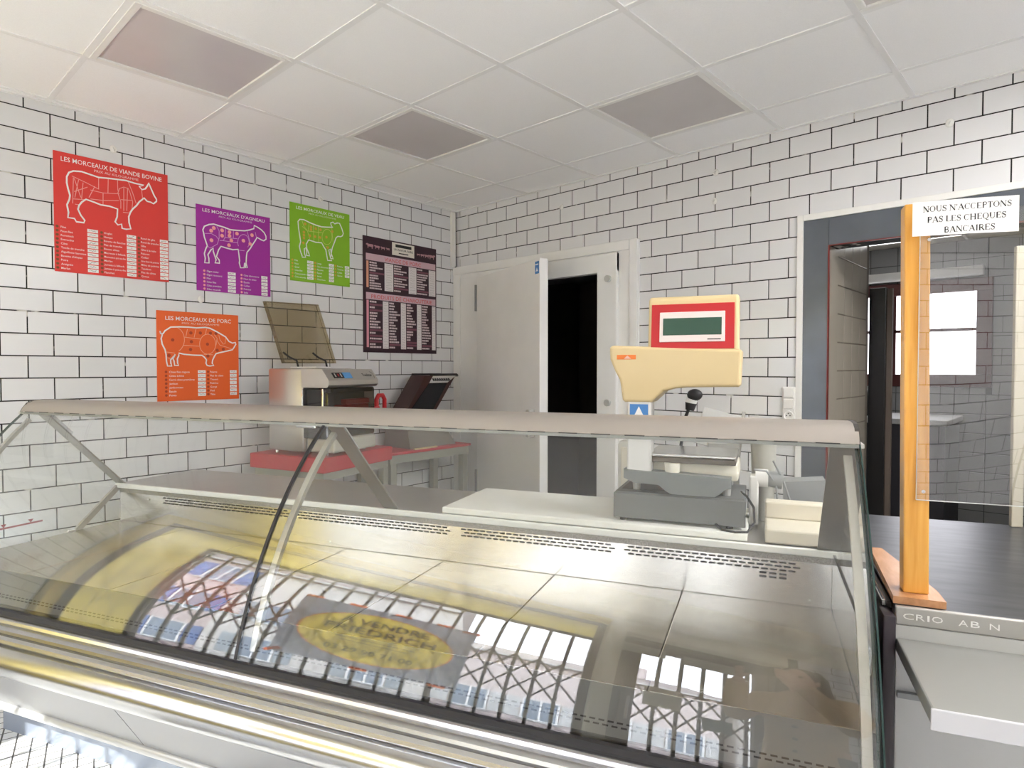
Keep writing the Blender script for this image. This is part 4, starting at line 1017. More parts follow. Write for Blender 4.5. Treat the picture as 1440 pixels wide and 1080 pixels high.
def poster(key, name, label, col, animal, title, sub_u, cols, rows_v, dotcol, linecol, tu=(.06, .94), tv=.075, th=.040, lw=.0075):
    sl, sr, zt, zb = POSTERS[key]; W, H = sl - sr, zt - zb
    t = thing(name, label, 'poster', group='meat cut posters on the tiled wall')
    t.matrix_world = wall_frame(sl, zt, .0012)
    P = lambda u, v: (u * W, -v * H)
    b = B(); b.bbox(0, W, -H, 0, 0, .004, .0012); b.build('sheet', mat(name + '_board', col, .55, noise=.03, nscale=4), t)
    b = B(); put_text(b, title, tu[0] * W, tu[1] * W, -tv * H, th * H, I4, .0046, bold=.004); b.build('title', M_WPRINT, t, fix=False)
    b = B(); put_text(b, 'PRIX AU KILOGRAMME', sub_u[0] * W, sub_u[1] * W, -(tv + .038) * H, .022 * H, I4, .0046); b.build('subtitle', mat(name + '_subtitle', tuple(c * .5 + .4 for c in linecol), .6), t, fix=False)
    outl, inner, dots = ANIMALS[animal]
    b = B(); ribbon(b, [P(*q) for q in outl], lw, I4, .0050, closed=True); b.build('animal_outline', M_WPRINT, t, fix=False)
    b = B()
    for q in inner: ribbon(b, [P(*x) for x in q], lw * .42, I4, .0046)
    b.build('cut_lines', mat(name + '_cut_lines', linecol, .6), t, fix=False)
    b = B()
    for q in dots: disc(b, q[0] * W, -q[1] * H, .011 if animal == 'lamb' else .009, I4, .0050)
    boxes = {}; sc = B(); tx = B()
    for ci, (du, nu, b0, b1, words, dv) in enumerate(cols):
        v0, v1 = rows_v; n = max(len(c[4]) for c in cols); st = (v1 - v0) / (n - 1)
        for k, w_ in enumerate(words):
            v = v0 + dv + st * k
            disc(b, du * W, -v * H, st * H * .33, I4, .0048, 10)
            key_ = (round((b1 - b0) * W, 4), round(st * .8 * H, 4))
            if key_ not in boxes:
                q_ = B(); q_.box(-key_[0] / 2, key_[0] / 2, -key_[1] / 2, key_[1] / 2, 0, .0007); boxes[key_] = q_.mesh('price_box'); boxes[key_].materials.append(M_WPRINT)
            o_ = bpy.data.objects.new('price_box', boxes[key_]); C.objects.link(o_); o_.parent = t; o_.location = ((b0 + b1) / 2 * W, -v * H, .0040)
            if (k * 7 + ci * 3) % 5 != 4:
                y = -v * H; x = b0 * W + .006
                pts = []
                while x < b1 * W - .006:
                    pts.append((x, y + random.uniform(-.22, .22) * st * H)); x += .005
                if len(pts) > 1: ribbon(sc, pts, .0016, I4, .0051)
            else: rect(sc, (b0 + b1) / 2 * W - .004, (b0 + b1) / 2 * W + .004, -v * H - .0008, -v * H + .0008, I4, .0051)
            put_text(tx, w_, nu * W, (b0 - .012) * W, -(v + st * .26) * H, st * H * .50, I4, .0047, bold=.004, fit=False)
    tag(b.build('number_dots', mat(name + '_dots', dotcol, .6), t, fix=False), kind='stuff')
    tag(sc.build('handwritten_prices', M_SCRIB, t, fix=False), kind='stuff'); tag(tx.build('cut_names', M_WPRINT, t, fix=False), kind='stuff')
    return t
poster('red', 'beef_poster', 'large red beef cuts poster, leftmost on the tiled wall', (.74, .045, .035), 'cow', 'LES MORCEAUX DE VIANDE BOVINE', (.33, .72),
       [(.022, .05, .265, .355, ['Filet', 'Faux-filet', 'Rumsteck', 'Entrecôte', 'Côte', 'Tende de tranche', 'Aiguillette baronne', "Bavette d'aloyau", 'Poire', 'Araignée', 'Merlan'], 0),
        (.385, .405, .605, .69, ['Onglet', 'Hampe', 'Bavette de flanchet', 'Plat de tranche', 'Basses côtes', 'Macreuse à bifteck', 'Macreuse à pot-au-feu', 'Merlan', 'Jumeau à bifteck', 'Jumeau à pot-au-feu', 'Flanchet'], .0),
        (.715, .735, .915, .993, ['Rond de gîte', 'Rond de tranche', 'Gîte', 'Gîte à la noix', 'Paleron', 'Collier', 'Gros bout de poitrine', 'Milieu de poitrine', 'Tendron', 'Plat de côtes', 'Queue'], .0)],
       (.625, .968), (.20, .075, .02), (.85, .38, .34))
poster('purple', 'lamb_poster', 'purple lamb cuts poster between the red and green posters', (.36, .018, .33), 'lamb', "LES MORCEAUX D'AGNEAU", (.29, .74),
       [(.095, .125, .40, .505, ['Gigot entier', 'Gigot raccourci', 'Filet', 'Côte filet', 'Côte première', 'Côte seconde'], 0),
        (.585, .615, .865, .955, ['Côte découverte', 'Haut de côtes', 'Épaule', 'Collier', 'Poitrine', 'Selle'], 0)],
       (.765, .975), (.93, .38, .38), (.72, .36, .70), tu=(.08, .92))
poster('green', 'veal_poster', 'lime green veal cuts poster above the open machine lid', (.24, .50, .015), 'calf', 'LES MORCEAUX DE VEAU', (.30, .76),
       [(.035, .07, .27, .37, ['Filet', 'Noix', 'Quasi', 'Côte filet', 'Côte première', 'Côte seconde'], 0), (.40, .43, .63, .715, ['Longe', 'Côte découverte', 'Flanchet', 'Épaule', 'Jarret', 'Osso-buco'], 0),
        (.745, .775, .91, .99, ['Poitrine', 'Tendron', 'Collier', 'Queue'], 0)],
       (.735, .945), (.70, .38, .04), (.62, .68, .14), tu=(.10, .90))
poster('orange', 'pork_poster', 'small orange pork cuts poster just above the display case', (.83, .125, .015), 'pig', 'LES MORCEAUX DE PORC', (.29, .75),
       [(.10, .135, .475, .57, ['Côtes filet mignon', 'Côtes échine', 'Carré côtes premières', 'Jambon', 'Jambonneau', 'Épaule', 'Pointe'], 0),
        (.60, .627, .88, .97, ['Palette', 'Plat de côtes', 'Travers', 'Poitrine', 'Gorge', 'Pied', 'Tête'], 0)],
       (.675, .935), (.42, .05, .01), (.90, .42, .25), tu=(.10, .90), tv=.10, th=.045)
# black price board
sl, sr, zt, zb = POSTERS['black']; W, H = sl - sr, zt - zb
t = thing('price_board', 'dark aubergine pork and charcuterie price board beside the room corner', 'poster')
t.matrix_world = wall_frame(sl, zt, .0012)
b = B(); b.bbox(0, W, -H, 0, 0, .004, .0012); b.build('sheet', mat('aubergine_board', (.034, .010, .020), .45), t)
def R_(b, u0, u1, v0, v1, z=.0046): return rect(b, u0 * W, u1 * W, -v1 * H, -v0 * H, I4, z)
M_MAUVE = mat('mauve_band', (.62, .42, .48), .6); M_DUSK = mat('dusky_stripe', (.20, .07, .10), .6); M_SALM = mat('salmon_print', (.60, .10, .10), .6)
for v0_, v1_ in ((.147, .205), (.482, .541)): b = B(); R_(b, .035, .985, v0_, v1_); b.build('heading_band', M_MAUVE, t, fix=False)
b = B(); put_text(b, 'VIANDE DE PORC', .27 * W, .77 * W, -.195 * H, .035 * H, I4, .0050, bold=.006); b.build('heading', M_SALM, t, fix=False)
b = B(); put_text(b, 'PRODUITS DE CHARCUTERIE', .10 * W, .93 * W, -.531 * H, .035 * H, I4, .0050, bold=.006); b.build('heading', M_SALM, t, fix=False)
b = B(); R_(b, .37, .675, .012, .125, .0048); b.build('header_card', mat('cream_card', (.78, .74, .66), .6), t, fix=False)
b = B(); R_(b, .415, .635, .026, .052, .0052); put_text(b, 'UN SAVOIR-FAIRE', .395 * W, .655 * W, -.083 * H, .020 * H, I4, .0052, bold=.01); R_(b, .46, .59, .099, .108, .0052); b.build('header_print', M_INK, t, fix=False)
b = B()
def critter(u, v, s, flip):
    f = -1 if flip else 1
    pts = [(-1, .1), (-.95, .45), (-.5, .5), (.3, .45), (.6, .6), (1.0, .5), (1.05, .25), (.75, .2), (.6, -.05), (.6, -.5), (.42, -.5), (.38, -.1), (-.5, -.1), (-.55, -.5), (-.75, -.5), (-.78, -.05)]
    b.add([(u * W + f * x * s, -v * H + y * s, .0048) for x, y in pts], [tuple(range(len(pts))) if not flip else tuple(reversed(range(len(pts))))])
for u, s in ((.085, .032), (.175, .025), (.25, .021), (.315, .017)): critter(u, .085, s, True)
for u, s in ((.735, .017), (.795, .021), (.86, .025), (.935, .032)): critter(u, .085, s, False)
b.build('animal_silhouettes', mat('dusty_pink', (.45, .24, .26), .6), t, fix=False)
st_ = B(); wl_ = B(); tx = B(); mv = B(); sc = B()
STRIPS = []
def prices(v0, v1, n, strips, names):
    for (a, c) in strips:
        q_ = B(); R_(q_, a, c, v0, v1, .0048); STRIPS.append(q_)
        for k in range(n):
            v = v0 + (v1 - v0) * (k + .5) / n
            ribbon(sc, [((a + (c - a) * q / 6) * W, -(v + random.uniform(-.25, .25) * (v1 - v0) / n) * H) for q in range(1, 6)], .0014, I4, .0052)
    for (a, c) in names:
        for k in range(n):
            v = v0 + (v1 - v0) * (k + .5) / n; hh = (v1 - v0) / n * .30
            if random.random() < .13: R_(mv, a, c, v - hh * 1.2, v + hh * 1.2, .0048); continue
            x = a; end = a + (c - a) * random.uniform(.35, .98)
            while x < end - .006:
                w_ = random.uniform(.010, .024); R_(tx, x, min(x + w_, end), v - hh, v + hh, .0048); x += w_ + .003
prices(.212, .455, 11, ((.27, .385), (.595, .705), (.885, .985)), ((.08, .265), (.395, .59), (.715, .88)))
prices(.548, .965, 17, ((.245, .32), (.485, .555), (.71, .775), (.93, .985)), ((.08, .24), (.33, .48), (.565, .705), (.785, .925)))
M_STRIP = mat('strip_white', (.74, .70, .70), .6)
for q_ in STRIPS: q_.build('price_strip', M_STRIP, t, fix=False)
tag(sc.build('handwritten_prices', mat('pencil', (.30, .27, .27), .7), t, fix=False), kind='stuff')
tag(tx.build('product_lines', mat('pale_pink_print', (.66, .55, .56), .6), t, fix=False), kind='stuff'); tag(mv.build('blank_rows', M_DUSK, t, fix=False), kind='stuff')
b = B(); R_(b, .04, .068, .212, .44, .0047); b.build('side_bar', mat('peach_bar', (.72, .36, .24), .6), t, fix=False)
b = B(); R_(b, .04, .068, .548, .955, .0047); b.build('side_bar', mat('rose_bar', (.70, .30, .36), .6), t, fix=False)

# ---- small things on the walls
def hook(mw, label):
    t = thing('wall_hook', label, 'hook', group='adhesive wall hooks'); t.matrix_world = mw
    b = B(); b.ball((0, 0, .001), .017, .020, .006, 12, 8); b.build('pad', M_WHITE, t, True)
    b = B(); b.tube([(0, .006, .004), (0, .002, .016), (0, -.010, .020), (0, -.014, .027), (0, -.006, .031)], .0035, 8); b.build('hook', M_WHITE, t, True)
hook(wall_frame(2.4686, 2.546, .001), 'clear hook just above the red beef poster')
hook(wall_frame(1.2575, 2.54, .001), 'clear hook above the green veal poster')
hook(wall_frame(2.038, 1.814, .001), 'clear hook between the purple and orange posters')
RF = lambda x, z: Matrix(((1, 0, 0, x), (0, 0, -1, DR - .001), (0, 1, 0, z), (0, 0, 0, 1)))
hook(RF(-1.609, 2.545), 'clear hook high on the rear wall above the scale')
hook(RF(-1.616, 2.384), 'small hook on the rear wall under another hook')
hook(RF(-.496, 2.536), 'clear hook on the rear wall above the cheque notice')
hook(RF(-2.733, 2.545), 'clear hook high over the cold room door')
t = thing('cable_trunking', 'white vertical cable trunking in the room corner above the cold room door', 'trunking', LW(.045, 2.245, .0))
t.rotation_euler = (0, 0, math.atan2(-LDIR.y, -LDIR.x))
b = B(); b.bbox(-.018, .018, -.024, -.001, 0, HCEIL - 2.255, .003); b.build('channel', M_WHITE, t)
b = B(); b.bbox(-.021, .021, -.028, -.020, .001, HCEIL - 2.256, .003); b.build('cover', M_WHITE, t)
t = thing('wall_socket', 'white triple plate with two switches and a socket beside the doorway', 'socket', (-1.188, DR - .001, 1.232))
b = B(); b.bbox(-.034, .034, -.012, 0, -.092, .092, .004); b.build('plate', M_WHITE, t)
for z in (.061, 0): b = B(); b.bbox(-.026, .026, -.019, -.012, z - .025, z + .025, .003); b.build('switch', M_WHITE, t)
b = B(); b.lathe([(.026, 0), (.026, .006), (.021, .006), (.019, .001), (.0005, .001)], (0, -.012, -.061), 20, Matrix.Rotation(PI / 2, 4, 'X')); b.build('socket_well', M_WHITE, t)
b = B()
for x in (-.009, .009): b.cyl((x, -.0145, -.061), (x, -.0131, -.061), .0032, n=8)
b.cyl((0, -.0145, -.050), (0, -.0131, -.050), .0028, n=8); b.build('socket_holes', M_BLACK, t)
# ================================================================== WORK TABLES AND MACHINES ALONG THE LEFT WALL
def wp(parent, bb, name, m, smooth=False, fix=True):
    """a part whose geometry is given in world coordinates"""
    o = bb.build(name, m, parent, smooth, fix); o.matrix_parent_inverse = parent.matrix_basis.inverted(); return o
T0 = Vector((-3.0744, 1.8137, 0)); TA = math.radians(17)
M_LEG = mat('grey_green_leg', (.36, .36, .31), .5, .3)
tb = thing('butcher_block', 'thick red butcher block table carrying the steel machine', 'table', T0, TA)
b = B(); b.bbox(-.56, 0, 0, .62, .845, .93, .006); b.build('red_block', M_REDTOP, tb)
b = B(); b.box(-.54, -.02, .02, .60, .80, .845); b.build('apron', M_LEG, tb)
for (x, y) in ((-.52, .04), (-.06, .04), (-.52, .55), (-.06, .55)):
    b = B(); b.bbox(x, x + .045, y, y + .045, 0, .80, .004); b.build('leg', M_LEG, tb)
b = B(); b.box(-.52, -.04, .06, .57, .25, .27); b.build('lower_shelf', M_STEEL, tb)
t2 = thing('work_table', 'red-topped work table in the corner below the price board', 'table', LW(.66, 0, .02))
t2.rotation_euler = (0, 0, math.atan2(-LDIR.y, -LDIR.x))
# local: x along the wall to the right, -y into the room
b = B(); b.bbox(-.36, .40, -.40, 0, .848, .866, .004); b.build('red_top', M_REDTOP, t2)
b = B(); b.box(-.35, .39, -.385, -.01, .79, .848); b.build('apron', M_LEG, t2)
for (x, y) in ((-.34, -.38), (.335, -.38), (-.34, -.06), (.335, -.06)):
    b = B(); b.bbox(x, x + .05, y, y + .05, 0, .79, .004); b.build('leg', M_LEG, t2)
b = B(); b.bbox(-.15, .06, -.40, -.385, .868, .878, .002); o = b.build('knife_strip', mat('pale_wood', (.70, .52, .30), .5), t2)

mc = thing('meat_machine', 'steel meat machine with smoked cover and raised clear lid on the red block', 'machine', T0 + Vector((0, 0, .93)), TA)
M_MBODY = mat('satin_machine_steel', (.56, .53, .50), .30, .85, noise=.05, nscale=4)
b = B(); b.bbox(-.44, -.172, .03, .46, .022, .492, .012); b.build('body', M_MBODY, mc, True)
b = B()
b.prism([(-.19, .385), (.0, .385), (.014, .40), (.014, .425), (-.035, .488), (-.19, .490)], .03, .46, 'y'); b.build('control_head', M_MBODY, mc)
# control face slopes: frame on the slanted front
hm = Matrix.Translation((.0148, .03, .4)) @ Matrix(((0, 0, 1, 0), (1, 0, 0, 0), (0, 1, 0, 0), (0, 0, 0, 1)))
sl_n = Vector((.063, 0, .049)).normalized(); sl_u = Vector((-.049, 0, .063)).normalized()
def face(y0, y1, a0, a1, off, name, m):
    q = B(); o_ = Vector((.014, 0, .425))
    vs = [o_ + Vector((0, y, 0)) + sl_u * a + sl_n * z for z in (0, off) for y, a in ((y0, a0), (y1, a0), (y1, a1), (y0, a1))]
    q.add(vs, [(3, 2, 1, 0), (4, 5, 6, 7), (0, 1, 5, 4), (1, 2, 6, 5), (2, 3, 7, 6), (3, 0, 4, 7)]); return q.build(name, m, mc)
face(.085, .165, .016, .052, .004, 'display', M_BLACK)
for y in (.10, .148): face(y - .004, y + .004, .022, .046, .0048, 'display_digit', mat('pale_digit', (.6, .58, .58), .5))
face(.122, .130, .026, .042, .0048, 'display_lamp', M_RED)
face(.170, .238, .014, .054, .003, 'blue_label', mat('light_blue_label', (.12, .34, .68), .5))
MF = Matrix.Translation(Vector((.014, 0, .425)) + sl_n * .0012) @ Matrix(((0, sl_u.x, sl_n.x, 0), (1, sl_u.y, sl_n.y, 0), (0, sl_u.z, sl_n.z, 0), (0, 0, 0, 1)))
b = B(); put_text(b, 'Treidmar', .335, .425, .026, .020, MF, bold=.02); b.build('maker_name', M_INK, mc, fix=False)
b = B(); ribbon(b, [(.432, .012), (.442, .03), (.436, .05), (.42, .062)], .003, MF); b.build('logo_swoosh', M_INK, mc, fix=False)
b = B(); b.bbox(-.17, .012, .022, .43, .10, .383, .01); b.build('smoked_cover', M_SMOKED, mc)
b = B(); b.box(-.16, -.06, .05, .42, .10, .37); b.build('inner_wall', mat('dark_inside', (.05, .04, .035), .5), mc)
b = B(); b.bbox(-.055, -.005, .14, .40, .19, .285, .01); b.bbox(-.055, -.01, .20, .41, .285, .315, .006); b.build('red_hopper', M_RED, mc)
b = B(); b.bbox(-.06, .004, .06, .42, .355, .38, .004); b.build('roller', M_BLACK, mc)
b = B(); b.cyl((-.165, .018, .16), (-.165, .018, .38), .005, n=8); b.cyl((-.02, .018, .16), (-.02, .018, .38), .005, n=8); b.build('cover_rod', M_CHROME, mc)
b = B(); b.bbox(-.20, -.06, -.0, .03, .16, .19, .006); b.cyl((-.23, .01, .20), (-.17, .01, .20), .01, n=10); b.build('latch', M_CHROME, mc)
b = B(); b.bbox(-.17, .03, .05, .42, .022, .10, .012); b.build('tray', mat('grey_beige_tray', (.50, .48, .42), .45), mc)
for (x, y) in ((-.40, .06), (-.05, .08), (-.40, .42), (-.05, .40)):
    b = B(); b.cyl((x, y, 0), (x, y, .024), .012, n=10); b.build('foot', M_CHROME, mc)
b = B(); b.tube([(-.03, .50, .19), (-.03, .50, .30), (-.03, .52, .325), (-.03, .56, .325), (-.03, .58, .30), (-.03, .58, .19)], .014, 10); b.bbox(-.05, -.01, .46, .51, .20, .26, .006); b.build('red_handle', M_RED, mc, True)
b = B(); b.bbox(-.34, -.14, .10, .22, .492, .502, .004); b.build('white_knob_plate', M_WHITE, mc)
# raised lid: shallow clear tray with a rim, hinged on two wire arms
q = [LW(1.7035, 1.8255, .07), LW(1.3392, 1.8322, .07), LW(1.263, 1.4555, .15), LW(1.629, 1.4531, .15)]
nn = LNRM
def slab(bb, pts, n0, n1):
    bb.add([p + nn * n0 for p in pts] + [p + nn * n1 for p in pts], [(0, 1, 2, 3), (7, 6, 5, 4), (0, 4, 5, 1), (1, 5, 6, 2), (2, 6, 7, 3), (3, 7, 4, 0)])
c_ = sum(q, Vector()) / 4
inn = [c_ + (p - c_) * .90 for p in q]
b = B(); slab(b, q, 0, .003)
lid = wp(mc, b, 'raised_lid', M_SMOKE)
b = B()
for k in range(4):
    a, c = q[k], q[(k + 1) % 4]; a2, c2 = c_ + (a - c_) * .965, c_ + (c - c_) * .965
    slab(b, [a, c, c2, a2], .003, .030)
wp(lid, b, 'lid_rim', M_SMOKE).matrix_parent_inverse = Matrix.Identity(4)
for s in (1.60, 1.40):
    b = B(); b.tube([LW(s + .03, 1.52, .17), LW(s, 1.49, .19), LW(s - .03, 1.47, .22), LW(s - .03, 1.42, .24)], .006, 8); wp(mc, b, 'hinge_arm', M_BLACK, True)

# slicer on the corner table
sc_ = thing('meat_slicer', 'black slanted slicer with a chrome top on the corner table', 'slicer', LW(.52, .866, .22))
def LS(s, z, o): return LW(s, z, o)
b = B()
bot = [LS(.83, 1.06, .14), LS(.55, 1.06, .14), LS(.55, 1.06, .30), LS(.83, 1.06, .30)]
top = [LS(.60, 1.372, .14), LS(.30, 1.372, .14), LS(.30, 1.372, .30), LS(.60, 1.372, .30)]
b.add(bot + top, [(3, 2, 1, 0), (4, 5, 6, 7), (0, 1, 5, 4), (1, 2, 6, 5), (2, 3, 7, 6), (3, 0, 4, 7)]); wp(sc_, b, 'guard', mat('dark_burgundy_plastic', (.045, .014, .012), .3))
b = B()
f = lambda s, z: LS(s, z, .303)
b.add([f(.79, 1.085), f(.565, 1.085), f(.395, 1.315), f(.575, 1.315)] + [p + LNRM * .004 for p in (f(.79, 1.085), f(.565, 1.085), f(.395, 1.315), f(.575, 1.315))], [(0, 1, 2, 3), (7, 6, 5, 4), (0, 4, 5, 1), (1, 5, 6, 2), (2, 6, 7, 3), (3, 7, 4, 0)])
wp(sc_, b, 'black_face', mat('gloss_black', (.006, .007, .009), .12))
b = B()
b.add([f(.575, 1.318), f(.395, 1.318), f(.30, 1.372), f(.535, 1.372)] + [p + LNRM * .005 for p in (f(.575, 1.318), f(.395, 1.318), f(.30, 1.372), f(.535, 1.372))], [(0, 1, 2, 3), (7, 6, 5, 4), (0, 4, 5, 1), (1, 5, 6, 2), (2, 6, 7, 3), (3, 7, 4, 0)])
wp(sc_, b, 'chrome_plate', M_CHROME)
b = B(); b.tube([LS(.58, 1.377, .13), LS(.30, 1.377, .13), LS(.265, 1.37, .15), LS(.262, 1.37, .28), LS(.30, 1.377, .31), LS(.56, 1.377, .31)], .009, 10); wp(sc_, b, 'top_rim', M_BLACK, True)
b = B()
for k in range(8): b.tube([f(.54 - k * .022, 1.350) + LNRM * .008, f(.525 - k * .022, 1.332) + LNRM * .012], .003, 6)
wp(sc_, b, 'grip_teeth', M_BLACK)
b = B(); b.add([LS(.80, .868, .08), LS(.36, .868, .08), LS(.36, .868, .36), LS(.80, .868, .36), LS(.80, 1.06, .10), LS(.48, 1.06, .10), LS(.48, 1.06, .32), LS(.80, 1.06, .32)],
             [(3, 2, 1, 0), (4, 5, 6, 7), (0, 1, 5, 4), (1, 2, 6, 5), (2, 3, 7, 6), (3, 0, 4, 7)]); wp(sc_, b, 'base', mat('slicer_grey', (.30, .28, .25), .4, .4))
b = B()
pts = []
for k in range(25):
    s = .62 - .26 * k / 24; pts.append((s, .99 + .02 * abs(math.sin(k / 24 * PI * 3))))
b.add([LS(s, 1.06, .365) for s, z in pts] + [LS(s, z, .365) for s, z in pts] + [LS(s, 1.06, .368) for s, z in pts] + [LS(s, z, .368) for s, z in pts],
      [(k, k + 1, 25 + k + 1, 25 + k) for k in range(24)] + [(50 + k, 75 + k, 75 + k + 1, 50 + k + 1) for k in range(24)])
o = tag(b.build('scalloped_paper', M_PAPER, fix=False), 'white scalloped paper hanging on the slicer base', 'paper')

# ================================================================== THINGS ON THE CASE WORKTOP
WT = .8875
def cthing(name, label, cat, s, d, z): return thing(name, label, cat, CW(s, d, z), CANG)
cb = cthing('cutting_board', 'thick white cutting board lying on the case worktop', 'cutting board', 2.22, -.61, WT)
b = B(); b.bbox(-.52, .535, -.20, .20, 0, .024, .005); b.build('board', M_POLY, cb)
BT = WT + .024
dr = cthing('cash_drawer', 'grey metal cash drawer under the scale', 'cash drawer', 2.54, -.60, BT)
M_DRAW = mat('grey_drawer_metal', (.155, .16, .16), .45, .2)
b = B(); b.bbox(-.205, .205, -.144, .13, .012, .098, .003); b.build('housing', M_DRAW, dr)
b = B(); b.bbox(-.209, .209, -.15, -.143, .010, .094, .003); b.build('drawer_front', M_DRAW, dr)
b = B(); b.box(-.19, .10, -.10, .12, .098, .0995); b.build('top_mat', mat('dark_brown_mat', (.06, .05, .042), .6), dr)
for (x, y) in ((-.18, -.13), (.16, -.13), (-.18, .11), (.16, .11)):
    b = B(); b.cyl((x, y, 0), (x, y, .013), .011, n=12); b.build('foot', M_BLACK, dr)
cbl = B(); cbl.tube([CW(2.66, -.452, BT + .015), CW(2.68, -.43, BT + .003), CW(2.72, -.415, BT + .003), CW(2.755, -.425, BT + .004), CW(2.775, -.45, BT + .03), CW(2.772, -.46, BT + .075), CW(2.752, -.47, BT + .105), CW(2.735, -.50, BT + .115)], .0038, 8)
tag(cbl.build('drawer_cable', M_BLACK, smooth=True), 'thin black cable looping off the cash drawer onto the white board', 'cable')

# shop scale with a customer display head
ST = BT + .0995
scl = cthing('shop_scale', 'cream shop scale with a red-framed customer display on a column', 'scale', 2.54, -.60, ST)
b = B(); b.bbox(-.165, .185, -.10, .12, .045, .100, .010); b.build('base', mat('ivory_plastic', (.80, .76, .64), .4), scl, True)
b = B()
b.prism([(-.175, .075), (-.175, .045), (-.14, .030), (-.06, .028), (-.035, .008), (-.02, .0), (.115, .0), (.13, .010), (.15, .028), (.165, .03), (.165, .062)], -.150, -.10, 'y')
b.build('front_bezel', mat('slate_grey_bezel', (.20, .215, .215), .45), scl)
b = B(); b.bbox(-.10, .18, -.13, .11, .118, .130, .005); b.build('platter', M_STEEL, scl)
b = B(); b.bbox(-.10, .178, -.128, .108, .100, .118, .003); b.build('platter_frame', mat('dark_brown_plastic', (.10, .08, .06), .5), scl)
b = B(); b.cyl((-.02, -.118, .050), (-.02, -.118, .100), .022, .026, 16); b.build('level_housing', mat('ivory_plastic_round', (.80, .77, .66), .4), scl, True)
b = B(); b.bbox(-.165, -.085, .10 - .25, .14 - .25 + .03, .062, .36, .006); b.build('column', mat('pale_column', (.66, .65, .63), .4, .2), scl)
b = B(); b.box(-.155, -.095, -.1515, -.1505, .248, .292); b.build('column_label', M_BLUE, scl)
b = B(); b.add([(-.140, -.1520, .255), (-.110, -.1520, .255), (-.125, -.1520, .285)], [(0, 1, 2)]); b.build('label_print', M_PAPER, scl, fix=False)
for (x, y) in ((-.14, -.10), (.15, -.10), (-.14, .10), (.15, .10)):
    b = B(); b.cyl((x, y, .0), (x, y, .045), .012, .016, 12); b.build('foot', M_LGREY, scl)
# head: lower hood curving to the column, upper block with the display
low = [(-.220, .487), (-.224, .478), (-.222, .44), (-.205, .40), (-.190, .372), (-.185, .345), (-.18, .305), (-.172, .298), (-.085, .298), (-.072, .310), (-.045, .335), (-.01, .345), (.03, .349), (.185, .352), (.190, .358), (.195, .470)]
b = B(); b.prism(low, -.155, -.02, 'y'); hd = b.build('display_hood', M_CREAM, scl)
mod = hd.modifiers.new('bevel', 'BEVEL'); mod.width = .010; mod.segments = 3; mod.limit_method = 'ANGLE'; mod.angle_limit = math.radians(50)
upm = Matrix.Translation((0, 0, 0))
b = B(); b.prism([(-.150, .455), (-.128, .638), (-.115, .645), (-.05, .645), (-.03, .63), (-.03, .455)], -.098, .184, 'x'); hu = b.build('display_block', M_CREAM, scl)
mod = hu.modifiers.new('bevel', 'BEVEL'); mod.width = .009; mod.segments = 3; mod.limit_method = 'ANGLE'; mod.angle_limit = math.radians(40)
# slanted display face: frame x to the right, y up the slope
fu = Vector((0, .022, .183)).normalized(); fn = Vector((0, -fu.z, fu.y))
FM = Matrix(((1, fu.x, fn.x, .043), (0, fu.y, fn.y, -.150 + .0003), (0, fu.z, fn.z, .455), (0, 0, 0, 1)))
def plate(x0, x1, y0, y1, z0, z1, name, m, r=.0015):
    q = B(); q.bbox(x0, x1, y0, y1, z0, z1, r, FM); return q.build(name, m, scl)
plate(-.130, .128, .018, .165, 0, .004, 'red_panel', M_RED)
plate(-.103, .100, .040, .138, .003, .007, 'screen_bezel', mat('pinkish_bezel', (.80, .70, .68), .4), .003)
plate(-.092, .090, .062, .118, .006, .0078, 'screen', mat('green_lcd', (.045, .10, .075), .10), .001)
b = B(); rect(b, .047, .088, .0465, .0495, FM, .0073); b.build('screen_print', M_INK, scl, fix=False)
b = B(); b.box(-.198, -.135, -.1565, -.1553, .440, .455); b.build('orange_label', mat('orange_label', (.80, .20, .03), .5), scl)
b = B(); b.add([(-.175, -.1572, .442), (-.150, -.1572, .442), (-.163, -.1572, .453)], [(0, 1, 2)]); b.build('label_mark', mat('pale_peach', (.8, .5, .4), .5), scl, fix=False)

ct = cthing('card_terminal', 'pale grey rounded box behind the scale column', 'terminal', 2.31, -.772, BT)
b = B(); b.bbox(-.03, .09, -.03, .03, .0, .235, .018); b.build('case', M_LGREY, ct, True)
b = B(); b.bbox(-.015, .075, -.034, -.029, .05, .21, .01); b.build('front_plate', mat('beige_plate', (.56, .53, .46), .5), ct)
cup = cthing('paper_cup', 'grey paper cup standing at the right end of the scale', 'cup', 2.80, -.755, WT)
b = B(); b.lathe([(.001, .0), (.034, .0), (.045, .33), (.047, .335), (.043, .335), (.033, .01), (.001, .01)], n=28); b.build('cup', mat('grey_card', (.46, .45, .40), .6), cup, True)
rl = cthing('paper_roll', 'grey roll knob with a white ring beside the scale', 'roll', 2.815, -.665, WT + .10)
b = B(); b.cyl((-.04, 0, .06), (.0, 0, .06), .030, n=20); b.build('white_ring', M_WHITE, rl, True)
b = B(); b.cyl((.0, 0, .06), (.045, 0, .055), .026, .030, 20); b.build('knob', M_GREY, rl, True)
b = B(); b.bbox(-.06, -.03, -.03, .03, -.10, .07, .006); b.build('stand', M_WHITE, rl)
bx1 = cthing('cream_box', 'low cream box at the right end of the case worktop', 'box', 2.90, -.54, WT)
b = B(); b.bbox(-.095, .092, -.12, .085, 0, .045, .006); b.build('tray', mat('cream_card_box', (.66, .61, .50), .6), bx1)
b = B(); b.bbox(-.095, .092, .03, .085, .045, .10, .006); b.build('back_part', mat('cream_card_box_top', (.66, .61, .50), .6), bx1)
gb = cthing('grey_tray', 'grey plastic tray behind the cables right of the scale', 'tray', 2.955, -.765, WT)
